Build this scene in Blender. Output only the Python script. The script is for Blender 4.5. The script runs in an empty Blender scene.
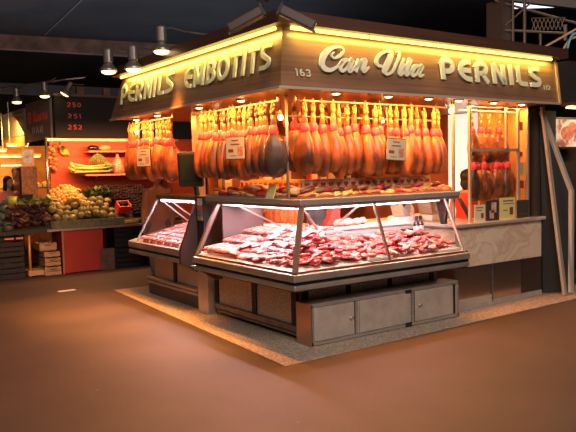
import bpy, bmesh, math, random
from mathutils import Vector, Matrix, noise
random.seed(7)
C = bpy.context.scene.collection
sc = bpy.context.scene
PI = math.pi
# ---------------------------------------------------------------- camera
cam_data = bpy.data.cameras.new('camera'); cam = bpy.data.objects.new('camera', cam_data); C.objects.link(cam)
cam_data.sensor_width = 36; cam_data.lens = 690 / 576 * 36; cam_data.clip_start = .05; cam_data.clip_end = 200
az, pt, rl = math.radians(54.8), math.radians(-3.84), math.radians(1.33)
fw = Vector((math.cos(az)*math.cos(pt), math.sin(az)*math.cos(pt), math.sin(pt)))
r0 = Vector((math.sin(az), -math.cos(az), 0)); u0 = r0.cross(fw)
rt = r0*math.cos(rl) - u0*math.sin(rl); up = u0*math.cos(rl) + r0*math.sin(rl)
M = Matrix((rt, up, -fw)).transposed().to_4x4(); M.translation = Vector((-3.665, -4.872, 1.6))
cam.matrix_world = M
sc.camera = cam
# ---------------------------------------------------------------- world, view, hall light
sc.view_settings.view_transform = 'Standard'; sc.view_settings.look = 'None'
sc.view_settings.exposure = 0.0; sc.view_settings.gamma = 1
sc.view_settings.use_curve_mapping = False
sc.cycles.use_denoising = True
sc.cycles.max_bounces = 8; sc.cycles.transparent_max_bounces = 16
sc.cycles.sample_clamp_indirect = 4
w = bpy.data.worlds.new('hall_dusk'); sc.world = w; w.use_nodes = True
w.node_tree.nodes['Background'].inputs[0].default_value = (.55, .45, .38, 1)
w.node_tree.nodes['Background'].inputs[1].default_value = .035

def area(name, loc, size, energy, color, target=None, direction=None, spread=PI):
    d = bpy.data.lights.new(name, 'AREA'); d.shape = 'RECTANGLE'; d.size = size[0]; d.size_y = size[1]
    d.energy = energy; d.color = color; d.spread = spread
    o = bpy.data.objects.new(name, d); C.objects.link(o); o.location = loc
    v = Vector(direction) if direction else Vector(target) - Vector(loc)
    # local x (size[0]) kept horizontal
    o.rotation_euler = v.to_track_quat('-Z', 'Y').to_euler()
    return o
def area_along(name, a, b, width, energy, color, n, spread=PI):
    """strip light from a to b facing direction n"""
    a, b, n = Vector(a), Vector(b), Vector(n).normalized()
    x = (b-a).normalized(); z = -n; z = (z - x*z.dot(x)).normalized(); y = z.cross(x)
    d = bpy.data.lights.new(name, 'AREA'); d.shape = 'RECTANGLE'; d.size = (b-a).length; d.size_y = width
    d.energy = energy; d.color = color; d.spread = spread
    o = bpy.data.objects.new(name, d); C.objects.link(o)
    m = Matrix((x, y, z)).transposed().to_4x4(); m.translation = (a+b)/2; o.matrix_world = m
    return o
def spot(name, loc, target, energy, color, angle=80, blend=.6, r=.05):
    d = bpy.data.lights.new(name, 'SPOT'); d.energy = energy; d.color = color; d.spot_size = math.radians(angle)
    d.spot_blend = blend; d.shadow_soft_size = r
    o = bpy.data.objects.new(name, d); C.objects.link(o); o.location = loc
    o.rotation_euler = (Vector(target)-Vector(loc)).to_track_quat('-Z', 'Y').to_euler()
    return o
ORANGE = (1, .30, .05); AMBER = (1, .55, .16)
area('hall_fill_front', (-2.5, -6.0, 5.5), (6, 3), 520, (1, .80, .68), target=(0.5, 0, .2))  # unseen overhead fill, added as general hall light on floor and steel
area('hall_fill_left', (-6.5, 1.5, 5.0), (3, 3), 40, (1, .66, .48), target=(-1, 2, 0))  # unseen side fill, added as general hall light from the left
area('roof_fill_uplight', (1, 8, 3.3), (9, 6), 60, (.75, .85, 1), direction=(0, .1, 1))  # unseen uplight added to lift the dark roof sheets
# sign tubes
area_along('sign_tube_right_light', (-.2, -.130, 2.762), (3.45, -.130, 2.762), .02, 19, (1, .68, .10), (0, .10, -1))
area_along('sign_tube_left_light', (-.35, -.05, 2.762), (-.35, 3.3, 2.762), .02, 19, (1, .68, .10), (.10, 0, -1))
# orange lamps under the canopy
area_along('canopy_lamps_right', (.1, .16, 2.26), (2.1, .16, 2.26), .06, 105, ORANGE, (0, .10, -1))
area_along('canopy_lamps_left', (-.17, .3, 2.26), (-.17, 2.0, 2.26), .06, 85, ORANGE, (.10, 0, -1))
area_along('canopy_lamps_far', (-.22, 2.5, 2.26), (-.22, 3.6, 2.26), .06, 60, ORANGE, (.12, 0, -1))
area('canopy_lamps_inside', (1.5, 1.7, 2.26), (1.6, 1.8), 80, (1, .36, .07), direction=(0, 0, -1))
area_along('vitrine_lamps', (2.25, .27, 2.25), (3.4, .27, 2.25), .2, 34, (1, .38, .09), (0, 0, -1))
# display-case tubes
area_along('case_tube_right', (.1, .13, 1.245), (1.75, .13, 1.245), .03, 24, (1, .62, .66), (0, .12, -1))
area_along('case_tube_left', (.02, .2, 1.245), (.02, 1.5, 1.245), .03, 38, (1, .62, .66), (.12, 0, -1))
area_along('case_tube_rear_right', (.2, .54, 1.24), (1.95, .54, 1.24), .03, 14, (1, .72, .76), (0, .5, -1))
area_along('case_tube_rear_left', (.42, .4, 1.24), (.42, 1.7, 1.24), .03, 9, (1, .72, .76), (.5, 0, -1))
area_along('case_tube_far', (.03, 2.25, 1.255), (.03, 3.15, 1.255), .03, 36, (1, .68, .72), (.12, 0, -1))
# fruit stall lamps and an added front fill
area_along('fruit_stall_lamps', (-.2, 6.9, 2.2), (1.9, 6.9, 2.2), .1, 60, (1, .40, .14), (0, .5, -1))
area_along('fruit_front_fill', (-.3, 6.5, 2.3), (1.0, 6.5, 2.3), .1, 24, (1, .50, .20), (0, .1, -1))  # fill added over the produce to brighten it, no fixture here
area('far_stall_lamps', (-.1, 9.9, 2.6), (2, .6), 130, (1, .5, .12), direction=(0, .6, -1))

# ---------------------------------------------------------------- materials
MATS = {}
def mat(name, col, rough=.5, metal=0, var=None, vscale=8, vdetail=3, emit=None, estr=0, bump=0, bscale=40, stretch=None, rand=0, trans=0, alpha=None, coat=0, contrast=(.35, .65)):
    if name in MATS: return MATS[name]
    m = bpy.data.materials.new(name); MATS[name] = m; m.use_nodes = True
    nt = m.node_tree; N = nt.nodes; L = nt.links; p = N['Principled BSDF']
    p.inputs['Base Color'].default_value = (*col, 1); p.inputs['Roughness'].default_value = rough; p.inputs['Metallic'].default_value = metal
    if coat: p.inputs['Coat Weight'].default_value = coat; p.inputs['Coat Roughness'].default_value = .12
    tc = N.new('ShaderNodeTexCoord'); src = tc.outputs['Object']
    if stretch:
        mp = N.new('ShaderNodeMapping'); mp.inputs['Scale'].default_value = stretch; L.new(src, mp.inputs[0]); src = mp.outputs[0]
    if rand:
        oi = N.new('ShaderNodeObjectInfo'); ad = N.new('ShaderNodeVectorMath'); ad.operation = 'ADD'
        cb = N.new('ShaderNodeCombineXYZ'); ml = N.new('ShaderNodeMath'); ml.operation = 'MULTIPLY'; ml.inputs[1].default_value = 37
        L.new(oi.outputs['Random'], ml.inputs[0]); L.new(ml.outputs[0], cb.inputs[0]); L.new(ml.outputs[0], cb.inputs[1])
        L.new(src, ad.inputs[0]); L.new(cb.outputs[0], ad.inputs[1]); src = ad.outputs[0]
    colout = None
    if var:
        n = N.new('ShaderNodeTexNoise'); n.inputs['Scale'].default_value = vscale; n.inputs['Detail'].default_value = vdetail; L.new(src, n.inputs['Vector'])
        cr = N.new('ShaderNodeValToRGB'); cr.color_ramp.elements[0].position = contrast[0]; cr.color_ramp.elements[1].position = contrast[1]
        cr.color_ramp.elements[0].color = (*col, 1); cr.color_ramp.elements[1].color = (*var, 1)
        L.new(n.outputs['Fac'], cr.inputs[0]); colout = cr.outputs[0]; L.new(colout, p.inputs['Base Color'])
    if rand and rand is not True:
        hs = N.new('ShaderNodeHueSaturation'); mr = N.new('ShaderNodeMapRange'); mr.inputs['To Min'].default_value = 1-rand; mr.inputs['To Max'].default_value = 1+rand
        L.new(oi.outputs['Random'], mr.inputs[0]); L.new(mr.outputs[0], hs.inputs['Value'])
        if colout: L.new(colout, hs.inputs['Color'])
        else: hs.inputs['Color'].default_value = (*col, 1)
        L.new(hs.outputs[0], p.inputs['Base Color'])
    if bump:
        n2 = N.new('ShaderNodeTexNoise'); n2.inputs['Scale'].default_value = bscale; L.new(src, n2.inputs['Vector'])
        b = N.new('ShaderNodeBump'); b.inputs['Strength'].default_value = bump; b.inputs['Distance'].default_value = .01
        L.new(n2.outputs['Fac'], b.inputs['Height']); L.new(b.outputs[0], p.inputs['Normal'])
    if emit: p.inputs['Emission Color'].default_value = (*emit, 1); p.inputs['Emission Strength'].default_value = estr
    if alpha is not None: p.inputs['Alpha'].default_value = alpha
    return m
def glass_mat(name='clear_glass', tint=(.93, .95, .95), refl=.08):
    if name in MATS: return MATS[name]
    m = bpy.data.materials.new(name); MATS[name] = m; m.use_nodes = True; nt = m.node_tree; N = nt.nodes; L = nt.links
    N.remove(N['Principled BSDF']); out = N['Material Output']
    t = N.new('ShaderNodeBsdfTransparent'); t.inputs[0].default_value = (*tint, 1)
    g = N.new('ShaderNodeBsdfGlossy'); g.inputs['Roughness'].default_value = .03
    f = N.new('ShaderNodeLayerWeight'); f.inputs[0].default_value = .25
    mx = N.new('ShaderNodeMixShader'); mu = N.new('ShaderNodeMath'); mu.operation = 'MULTIPLY'; mu.inputs[1].default_value = .45
    L.new(f.outputs['Facing'], mu.inputs[0]); L.new(mu.outputs[0], mx.inputs[0]); L.new(t.outputs[0], mx.inputs[1]); L.new(g.outputs[0], mx.inputs[2]); L.new(mx.outputs[0], out.inputs[0])
    return m
GLASS = glass_mat()
STEEL = mat('brushed_steel', (.54, .50, .46), .30, .6, var=(.42, .39, .36), vscale=6, stretch=(1, 1, 12))
STEEL_D = mat('dark_steel', (.20, .18, .165), .38, .5, var=(.12, .11, .10), vscale=9)
STEEL_S = mat('satin_steel_door', (.60, .54, .48), .42, .35, var=(.48, .43, .38), vscale=7, bump=.06, bscale=30)
BLACK = mat('black_plastic', (.012, .012, .013), .4)
BLACKM = mat('black_paint', (.015, .014, .014), .6)
WHITE = mat('white_enamel', (.75, .72, .7), .35)
STONE = mat('speckled_stone_panel', (.66, .56, .45), .5, var=(.34, .28, .22), vscale=90, vdetail=2, contrast=(.38, .62))
GRANITE = mat('granite_kerb', (.22, .17, .13), .75, var=(.52, .43, .34), vscale=55, vdetail=5, bump=.1, bscale=80)
MARBLE = None
ROPE = mat('ham_cord', (.55, .38, .2), .8)

# ---------------------------------------------------------------- mesh helpers
class MB:
    def __init__(s): s.bm = bmesh.new()
    def quad(s, pts, mi=0):
        f = s.bm.faces.new([s.bm.verts.new(p) for p in pts]); f.material_index = mi; return s
    def hexa(s, b, t):
        """b, t: 4 bottom and 4 top points, same order (ccw from above)"""
        v = [s.bm.verts.new(p) for p in list(b)+list(t)]
        for f in ((3,2,1,0),(4,5,6,7),(0,1,5,4),(1,2,6,5),(2,3,7,6),(3,0,4,7)): s.bm.faces.new([v[i] for i in f])
        return s
    def box(s, x0, y0, z0, x1, y1, z1):
        return s.hexa([(x0,y0,z0),(x1,y0,z0),(x1,y1,z0),(x0,y1,z0)], [(x0,y0,z1),(x1,y0,z1),(x1,y1,z1),(x0,y1,z1)])
    def obox(s, c, size, rz=0, rx=0, ry=0):
        m = Matrix.Translation(c) @ Matrix.Rotation(rz,4,'Z') @ Matrix.Rotation(ry,4,'Y') @ Matrix.Rotation(rx,4,'X')
        a, b, d = size[0]/2, size[1]/2, size[2]/2
        P = lambda x,y,z: m @ Vector((x,y,z))
        return s.hexa([P(-a,-b,-d),P(a,-b,-d),P(a,b,-d),P(-a,b,-d)], [P(-a,-b,d),P(a,-b,d),P(a,b,d),P(-a,b,d)])
    def rings(s, rings, cap=True):
        R = [[s.bm.verts.new(p) for p in r] for r in rings]; n = len(R[0])
        for a, b in zip(R, R[1:]):
            for i in range(n): s.bm.faces.new((a[i], a[(i+1)%n], b[(i+1)%n], b[i]))
        if cap: s.bm.faces.new(list(reversed(R[0]))); s.bm.faces.new(R[-1])
        return s
    def tube(s, pts, r, n=8, cap=True):
        pts = [Vector(p) for p in pts]; rr = r if isinstance(r, (list, tuple)) else [r]*len(pts)
        ref = None; rings = []
        for i, p in enumerate(pts):
            d = (pts[min(i+1, len(pts)-1)] - pts[max(i-1, 0)]).normalized()
            if ref is None: ref = Vector((0,0,1)) if abs(d.z) < .9 else Vector((1,0,0))
            x = (ref - d*ref.dot(d)).normalized(); y = d.cross(x); ref = x
            rings.append([p + (x*math.cos(2*PI*k/n) + y*math.sin(2*PI*k/n))*rr[i] for k in range(n)])
        return s.rings(rings, cap)
    def bar(s, a, b, wd, ht, upv=(0,0,1)):
        """rectangular bar from a to b, width across, height along up"""
        a, b = Vector(a), Vector(b); d = (b-a).normalized(); u = Vector(upv); u = (u - d*u.dot(d)).normalized(); x = d.cross(u)
        P = lambda q,i,j: q + x*i*wd/2 + u*j*ht/2
        return s.rings([[P(q,-1,-1),P(q,1,-1),P(q,1,1),P(q,-1,1)] for q in (a,b)])
    def lathe(s, prof, c=(0,0,0), n=16, axis='Z'):
        c = Vector(c); rings = []
        for r, h in prof:
            r = max(r, .0004)
            rg = []
            for k in range(n):
                a = 2*PI*k/n; x, y = r*math.cos(a), r*math.sin(a)
                rg.append(c + (Vector((x,y,h)) if axis == 'Z' else Vector((h,x,y)) if axis == 'X' else Vector((y,h,x))))
            rings.append(rg)
        return s.rings(rings)
    def ell(s, c, r, n=12, m=8, rot=None, jit=0, seed=0):
        c = Vector(c); rings = []
        for i in range(m+1):
            t = PI*(.02 + .96*i/m); rg = []
            for k in range(n):
                a = 2*PI*k/n; v = Vector((math.sin(t)*math.cos(a), math.sin(t)*math.sin(a), -math.cos(t)))
                f = 1 + jit*noise.noise(v*1.7 + Vector((seed*3.1, seed, 0)))
                v = Vector((v.x*r[0], v.y*r[1], v.z*r[2]))*f
                if rot: v = rot @ v
                rg.append(c+v)
            rings.append(rg)
        return s.rings(rings)
    def prism(s, poly, a, b):
        """extrude 2D-in-3D polygon: list of points, from offset a to offset b (vectors)"""
        a, b = Vector(a), Vector(b)
        return s.rings([[Vector(p)+a for p in poly], [Vector(p)+b for p in poly]])
    def ribbon(s, pts, wd, f, depth):
        """flat stroke: pts 2D list, wd list of widths, f maps (u,v,d) to 3D"""
        n = len(pts); rings = []
        for i in range(n):
            a = Vector(pts[max(i-1,0)]); b = Vector(pts[min(i+1,n-1)]); d = (b-a)
            d = d.normalized() if d.length > 1e-9 else Vector((1,0)); nn = Vector((-d.y, d.x)); p = Vector(pts[i]); h = wd[i]/2
            if 0 < i < n-1:
                d1 = (Vector(pts[i])-Vector(pts[i-1])).normalized(); cs = max(.6, abs(d1.dot(d))); h /= cs
            l, r_ = p+nn*h, p-nn*h
            rings.append([f(l.x,l.y,0), f(r_.x,r_.y,0), f(r_.x,r_.y,depth), f(l.x,l.y,depth)])
        return s.rings(rings)
    def build(s, name, m, parent=None, smooth=False, bevel=0, loc=None, fix=True):
        if fix: bmesh.ops.recalc_face_normals(s.bm, faces=s.bm.faces[:])
        me = bpy.data.meshes.new(name); s.bm.to_mesh(me); s.bm.free()
        for q in (m if isinstance(m, (list, tuple)) else [m]): me.materials.append(q)
        if smooth:
            for p in me.polygons: p.use_smooth = True
        o = bpy.data.objects.new(name, me); C.objects.link(o)
        if parent is not None: o.parent = parent
        if loc is not None:
            L_ = Vector(loc); me.transform(Matrix.Translation(-L_)); o.location = L_
        if bevel:
            b = o.modifiers.new('bevel', 'BEVEL'); b.width = bevel; b.segments = 2; b.limit_method = 'ANGLE'
        return o
def tag(o, label, cat, group=None, kind=None):
    o['label'] = label; o['category'] = cat
    if group: o['group'] = group
    if kind: o['kind'] = kind
    return o
def struct(o): o['kind'] = 'structure'; return o
def thing(name, label, cat, loc=(0,0,0), rz=0, group=None):
    o = bpy.data.objects.new(name, None); C.objects.link(o); o.empty_display_size = .05
    o.location = loc; o.rotation_euler = (0,0,rz); return tag(o, label, cat, group)
KIDS = {}
def dup(root, loc, rot=None, label=None, group=None, scale=None):
    r = root.copy(); C.objects.link(r); r.location = loc
    if rot is not None: r.rotation_euler = rot
    if scale is not None: r.scale = scale if hasattr(scale, '__len__') else (scale,)*3
    if label: r['label'] = label
    if group: r['group'] = group
    for ch in list(root.children):
        c = ch.copy(); C.objects.link(c); c.parent = r
        for g in list(ch.children):
            d = g.copy(); C.objects.link(d); d.parent = c
    return r

# ================================================================ SETTING
# --- floor
def floor_mat():
    m = bpy.data.materials.new('asphalt_floor'); m.use_nodes = True; N = m.node_tree.nodes; L = m.node_tree.links; p = N['Principled BSDF']
    tc = N.new('ShaderNodeTexCoord')
    n1 = N.new('ShaderNodeTexNoise'); n1.inputs['Scale'].default_value = .9; n1.inputs['Detail'].default_value = 6; n1.inputs['Roughness'].default_value = .65
    n2 = N.new('ShaderNodeTexNoise'); n2.inputs['Scale'].default_value = 120; n2.inputs['Detail'].default_value = 2
    c1 = N.new('ShaderNodeValToRGB'); c1.color_ramp.elements[0].position = .3; c1.color_ramp.elements[1].position = .72
    c1.color_ramp.elements[0].color = (.050, .032, .026, 1); c1.color_ramp.elements[1].color = (.084, .053, .043, 1)
    c2 = N.new('ShaderNodeValToRGB'); c2.color_ramp.elements[0].position = .3; c2.color_ramp.elements[1].position = .75
    c2.color_ramp.elements[0].color = (.7, .7, .7, 1); c2.color_ramp.elements[1].color = (1.35, 1.3, 1.28, 1)
    mx = N.new('ShaderNodeMix'); mx.data_type = 'RGBA'; mx.blend_type = 'MULTIPLY'; mx.inputs[0].default_value = 1
    L.new(tc.outputs['Object'], n1.inputs[0]); L.new(tc.outputs['Object'], n2.inputs[0]); L.new(n1.outputs[0], c1.inputs[0]); L.new(n2.outputs[0], c2.inputs[0])
    L.new(c1.outputs[0], mx.inputs[6]); L.new(c2.outputs[0], mx.inputs[7]); L.new(mx.outputs[2], p.inputs['Base Color'])
    v = N.new('ShaderNodeTexVoronoi'); v.inputs['Scale'].default_value = 3.1; L.new(tc.outputs['Object'], v.inputs[0])
    lt = N.new('ShaderNodeMath'); lt.operation = 'LESS_THAN'; lt.inputs[1].default_value = .035; L.new(v.outputs['Distance'], lt.inputs[0])
    sp = N.new('ShaderNodeMix'); sp.data_type = 'RGBA'; L.new(lt.outputs[0], sp.inputs[0]); L.new(mx.outputs[2], sp.inputs[6]); sp.inputs[7].default_value = (.13, .10, .09, 1)
    L.new(sp.outputs[2], p.inputs['Base Color'])
    p.inputs['Roughness'].default_value = .62
    b = N.new('ShaderNodeBump'); b.inputs['Strength'].default_value = .25; b.inputs['Distance'].default_value = .004; L.new(n2.outputs[0], b.inputs['Height']); L.new(b.outputs[0], p.inputs['Normal'])
    return m
f = MB(); f.quad([(-14,-10,0),(16,-10,0),(16,22,0),(-14,22,0)]); struct(f.build('floor', floor_mat()))
f = MB(); f.prism([(-.52,-.32,0),(4.6,-.22,0),(4.6,4.2,0),(-.22,4.2,0)], (0,0,-.02), (0,0,.006)); o = f.build('trim_1', GRANITE); struct(o)

# --- hall roof: dark canvas-like slopes with a brown beam
CANVAS = mat('grey_blue_roof_sheet', (.065, .072, .082), .8, var=(.045, .05, .058), vscale=.8)
f = MB()
f.quad([(-8, 3, 4.9), (14, 3, 4.9), (14, 11, 4.75), (-8, 11, 4.75)])
f.quad([(-8, 11, 4.75), (14, 11, 4.75), (14, 22, 4.0), (-8, 22, 4.0)])
f.quad([(-8, -2, 5.3), (14, -2, 5.3), (14, 3, 4.9), (-8, 3, 4.9)])
struct(f.build('ceiling', CANVAS, fix=False))
f = MB()
for x in (-5, -3.2, -1.4, .4): f.bar((x, 3, 4.885), (x+.6, 11, 4.735), .03, .012)
struct(f.build('trim_2', mat('roof_seam', (.2, .21, .22), .7)))
BEAM = mat('brown_beam', (.26, .13, .08), .6, var=(.09, .05, .035), vscale=3)
f = MB(); f.bar((-4.6, 12.6, 4.65), (2.9, 7.9, 4.02), .18, .28); tag(f.build('roof_beam', BEAM), 'long brown beam crossing the dark roof at upper left', 'beam')
f = MB(); f.bar((-6, 11.6, 3.55), (5.5, 10.2, 3.42), .2, .22); tag(f.build('roof_beam', mat('dark_beam', (.035, .028, .026), .7)), 'dark horizontal beam high behind the fruit stall sign', 'beam')
# far hall wall
f = MB(); f.quad([(-14, 18, 0), (16, 18, 0), (16, 18, 7), (-14, 18, 7)]); struct(f.build('wall_back', mat('dark_wall', (.02, .018, .018), .8)))
f = MB(); f.quad([(14, 18, 0), (14, -8, 0), (14, -8, 7), (14, 18, 7)]); struct(f.build('wall_right', MATS['dark_wall']))

# ================================================================ STALL STRUCTURE
def wood_mat(name, c1, c2, sx, rough=.35, coat=.25):
    m = bpy.data.materials.new(name); MATS[name] = m; m.use_nodes = True; N = m.node_tree.nodes; L = m.node_tree.links; p = N['Principled BSDF']
    tc = N.new('ShaderNodeTexCoord'); mp = N.new('ShaderNodeMapping'); mp.inputs['Scale'].default_value = sx
    n = N.new('ShaderNodeTexNoise'); n.inputs['Scale'].default_value = 2.2; n.inputs['Detail'].default_value = 5; n.inputs['Roughness'].default_value = .6
    cr = N.new('ShaderNodeValToRGB'); cr.color_ramp.elements[0].position = .3; cr.color_ramp.elements[1].position = .7
    cr.color_ramp.elements[0].color = (*c1, 1); cr.color_ramp.elements[1].color = (*c2, 1)
    L.new(tc.outputs['Object'], mp.inputs[0]); L.new(mp.outputs[0], n.inputs[0]); L.new(n.outputs[0], cr.inputs[0]); L.new(cr.outputs[0], p.inputs['Base Color'])
    p.inputs['Roughness'].default_value = rough; p.inputs['Coat Weight'].default_value = coat; p.inputs['Coat Roughness'].default_value = .2
    return m
WOOD = wood_mat('sign_wood', (.17, .085, .05), (.32, .18, .11), (.35, .35, 14))
WOOD_D = wood_mat('roof_wood', (.06, .026, .018), (.10, .045, .03), (.5, .5, 9), rough=.45)
SOFFIT = wood_mat('soffit_wood', (.30, .15, .07), (.42, .22, .11), (3, .6, 1), rough=.3)

stall = thing('canopy', 'wood clad stall canopy with cream raised lettering and yellow tube lighting', 'stall canopy', (1.6, 1.8, 2.29))
OFF = Vector((1.6, 1.8, 2.29))
def cb(mb, name, m, parent=stall, **k):
    o = mb.build(name, m, None, **k); o.data.transform(Matrix.Translation(-OFF)); o.parent = parent; return o
BX0, BX1, BY0, BY1, BZ = -.37, 3.53, -.14, 3.69, 2.29
TX0, TX1, TY0, TY1, TZ = -.29, 3.54, -.07, 3.42, 2.80
f = MB(); f.hexa([(BX0,BY0,BZ),(BX1,BY0,BZ),(BX1,BY0+.03,BZ),(BX0+.03,BY0+.03,BZ)], [(TX0,TY0,TZ),(TX1,TY0,TZ),(TX1,TY0+.03,TZ),(TX0+.03,TY0+.03,TZ)])
right_panel = cb(f, 'sign_panel', WOOD)
f = MB(); f.hexa([(BX0,BY1,BZ),(BX0,BY0,BZ),(BX0+.03,BY0+.03,BZ),(BX0+.03,BY1,BZ)], [(TX0,TY1,TZ),(TX0,TY0,TZ),(TX0+.03,TY0+.03,TZ),(TX0+.03,TY1,TZ)])
left_panel = cb(f, 'sign_panel', WOOD)
f = MB(); f.quad([(BX1-.002,BY0+.03,BZ),(BX1-.002,BY1,BZ),(TX1-.002,TY1,TZ),(TX1-.002,TY0+.03,TZ)]); f.quad([(BX1,BY1,BZ),(BX0,BY1,BZ),(TX0,TY1,TZ),(TX1,TY1,TZ)])
cb(f, 'rear_panel', WOOD_D)
f = MB(); f.box(BX0+.03, BY0+.03, BZ-.0, BX1-.01, BY1, BZ+.02); cb(f, 'soffit', SOFFIT)
ov = .13
f = MB(); f.hexa([(TX0-ov,TY0-ov,2.80),(TX1+.08,TY0-ov,2.80),(TX1+.08,TY1+.06,2.80),(TX0-ov,TY1+.06,2.80)], [(TX0-ov,TY0-ov,2.905),(TX1+.08,TY0-ov,2.905),(TX1+.08,TY1+.06,2.905),(TX0-ov,TY1+.06,2.905)])
cb(f, 'roof_cap', WOOD_D)
f = MB(); f.hexa([(TX0-.02,TY0-.02,2.905),(TX1,TY0-.02,2.905),(TX1,TY1,2.905),(TX0-.02,TY1,2.905)], [(.5,.7,3.10),(TX1-.4,.7,3.10),(TX1-.4,TY1-.5,3.10),(.5,TY1-.5,3.10)]); cb(f, 'roof_hip', WOOD_D)
TRIM = mat('pale_trim', (.62, .56, .46), .4, .3)
f = MB(); f.bar((BX0-.008,BY0-.008,BZ-.005),(BX1+.01,BY0-.008,BZ-.005),.02,.022); f.bar((BX0-.008,BY0-.008,BZ-.005),(BX0-.008,BY1,BZ-.005),.02,.022); cb(f, 'lower_edge_strip', TRIM)
f = MB(); f.bar((BX1+.004,BY0-.006,BZ),(TX1+.004,TY0-.006,TZ),.03,.03,(1,0,0)); cb(f, 'end_strip', mat('end_trim', (.55, .36, .17), .4))
# tubes
TUBE = mat('yellow_tube', (1, .8, .2), .4, emit=(1, .76, .14), estr=3)
for i, (a, b) in enumerate(((-.24, .62), (.65, 1.50), (1.53, 2.40), (2.43, 3.40))):
    f = MB(); f.tube([(a,-.125,2.782),(b,-.125,2.782)], .017); cb(f, 'tube_lamp', TUBE)
for i, (a, b) in enumerate(((-.04, .68), (.71, 1.62), (1.66, 2.10), (2.14, 3.34))):
    f = MB(); f.tube([(-.345,a,2.782),(-.345,b,2.782)], .017); cb(f, 'tube_lamp', TUBE)
# lettering
CREAM = mat('cream_letters', (.72, .74, .62), .5)
def arc(cx, cy, rx, ry, a0, a1, n=9): return [(cx+rx*math.cos(math.radians(a0+(a1-a0)*i/n)), cy+ry*math.sin(math.radians(a0+(a1-a0)*i/n))) for i in range(n+1)]
T_ = .19
G = {
 'P': (.62, [[(.12,0),(.12,.68)]+arc(.3,.68,.18,.22,180,90,5)+arc(.3,.64,.24,.26,90,-90,10)+[(.22,.38)]]),
 'E': (.60, [arc(.5,.5,.38,.40,100,260,14)+[(.58,.1)], [(.46,.895),(.58,.9)], [(.16,.5),(.56,.5)]]),
 'R': (.66, [[(.12,0),(.12,.68)]+arc(.3,.68,.18,.22,180,90,5)+arc(.3,.66,.24,.24,90,-90,10)+[(.24,.42)], [(.34,.42),(.58,0)]]),
 'N': (.68, [[(.12,0),(.12,.95)], [(.12,.93),(.56,.05)], [(.56,0),(.56,.95)]]),
 'I': (.26, [[(.12,0),(.12,.98)]]),
 'L': (.52, [[(.12,.98),(.12,.22)]+arc(.24,.22,.12,.12,180,270,4)+[(.52,.1)]]),
 'S': (.58, [[(.55,.9),(.32,.9)]+arc(.3,.7,.18,.2,90,215,8)+[(.4,.42)]+arc(.32,.28,.2,.18,35,-90,8)+[(.05,.1)]]),
 'M': (.84, [[(.12,0),(.12,.95)], [(.12,.93),(.42,.12)], [(.42,.12),(.72,.93)], [(.72,.95),(.72,0)]]),
 'B': (.64, [[(.12,0),(.12,.98)], [(.1,.9)]+arc(.3,.71,.2,.19,90,-90,8)+[(.2,.52)], [(.2,.52)]+arc(.32,.3,.22,.21,90,-90,8)+[(.1,.09)]]),
 'O': (.78, [arc(.38,.5,.29,.41,90,450,20)]),
 'T': (.56, [[(.28,0),(.28,.95)], [(.0,.9),(.56,.9)]]),
 '1': (.40, [[(.2,0),(.2,1)], [(.05,.82),(.2,.97)]]),
 '6': (.60, [arc(.3,.3,.2,.22,0,360,14), [(.12,.32)]+arc(.42,.45,.32,.48,180,110,6)]),
 '3': (.60, [arc(.28,.7,.2,.22,150,-80,10), arc(.28,.28,.22,.22,80,-150,10)]),
 '2': (.60, [arc(.28,.68,.2,.24,160,-30,8)+[(.1,.08),(.52,.08)]]),
 '5': (.60, [[(.5,.92),(.16,.92),(.13,.55)]+arc(.27,.32,.22,.24,110,-130,10)]),
 '0': (.60, [arc(.28,.5,.2,.42,90,450,16)]),
 'A': (.66, [[(.04,0),(.31,.95),(.58,0)], [(.14,.3),(.48,.3)]]),
 'l': (.26, [[(.12,0),(.12,1)]]), 'i': (.26, [[(.12,0),(.12,.62)], [(.12,.8),(.12,.92)]]),
 'n': (.54, [[(.1,0),(.1,.62)], [(.1,.4)]+arc(.27,.4,.17,.2,180,0,8)+[(.44,0)]]),
 'c': (.5, [arc(.3,.31,.22,.26,50,310,12)]), 'o': (.56, [arc(.27,.31,.19,.26,90,450,14)]),
 ' ': (.34, []),
}
def text(s, f, height, width=None, stroke=T_, depth=.03, gap=.11):
    """returns list of MB per letter; f maps (u,v,d) metres on the face"""
    tot = sum(G[c][0]+gap for c in s)-gap; sx = (width/tot) if width else height; out = []; u = 0
    for c in s:
        wd, st = G[c]
        if st:
            mb = MB()
            for p in st:
                pp = [((u+a)*sx, b*height) for a, b in p]; mb.ribbon(pp, [stroke*height]*len(pp), f, depth)
            out.append((c, mb))
        u += wd+gap
    return out
def FR(u0, z0):
    """on the right sign face: u along +x, v up"""
    k = (TY0-BY0)/(TZ-BZ)
    def g(u, v, d): z = z0+v; return Vector((u0+u, BY0+k*(z-BZ)-.012-d, z))
    return g
def FL(y0, z0):
    k = (TX0-BX0)/(TZ-BZ)
    def g(u, v, d): z = z0+v; return Vector((BX0+k*(z-BZ)-.012-d, y0-u, z))
    return g
for c, mb in text('PERNILS', FR(1.55, 2.455), .225, 1.64, .23, .022): cb(mb, 'letter', CREAM)
for c, mb in text('PERNILS', FL(3.36, 2.45), .24, 1.46, .17, .02): cb(mb, 'letter', CREAM)
for c, mb in text('EMBOTITS', FL(1.63, 2.45), .235, 1.60, .17, .02): cb(mb, 'letter', CREAM)
for c, mb in text('163', FR(-.22, 2.385), .062, .165, .2, .008): cb(mb, 'number', CREAM)
for c, mb in text('112', FR(3.24, 2.435), .05, .135, .2, .008): cb(mb, 'number', CREAM)
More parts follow.
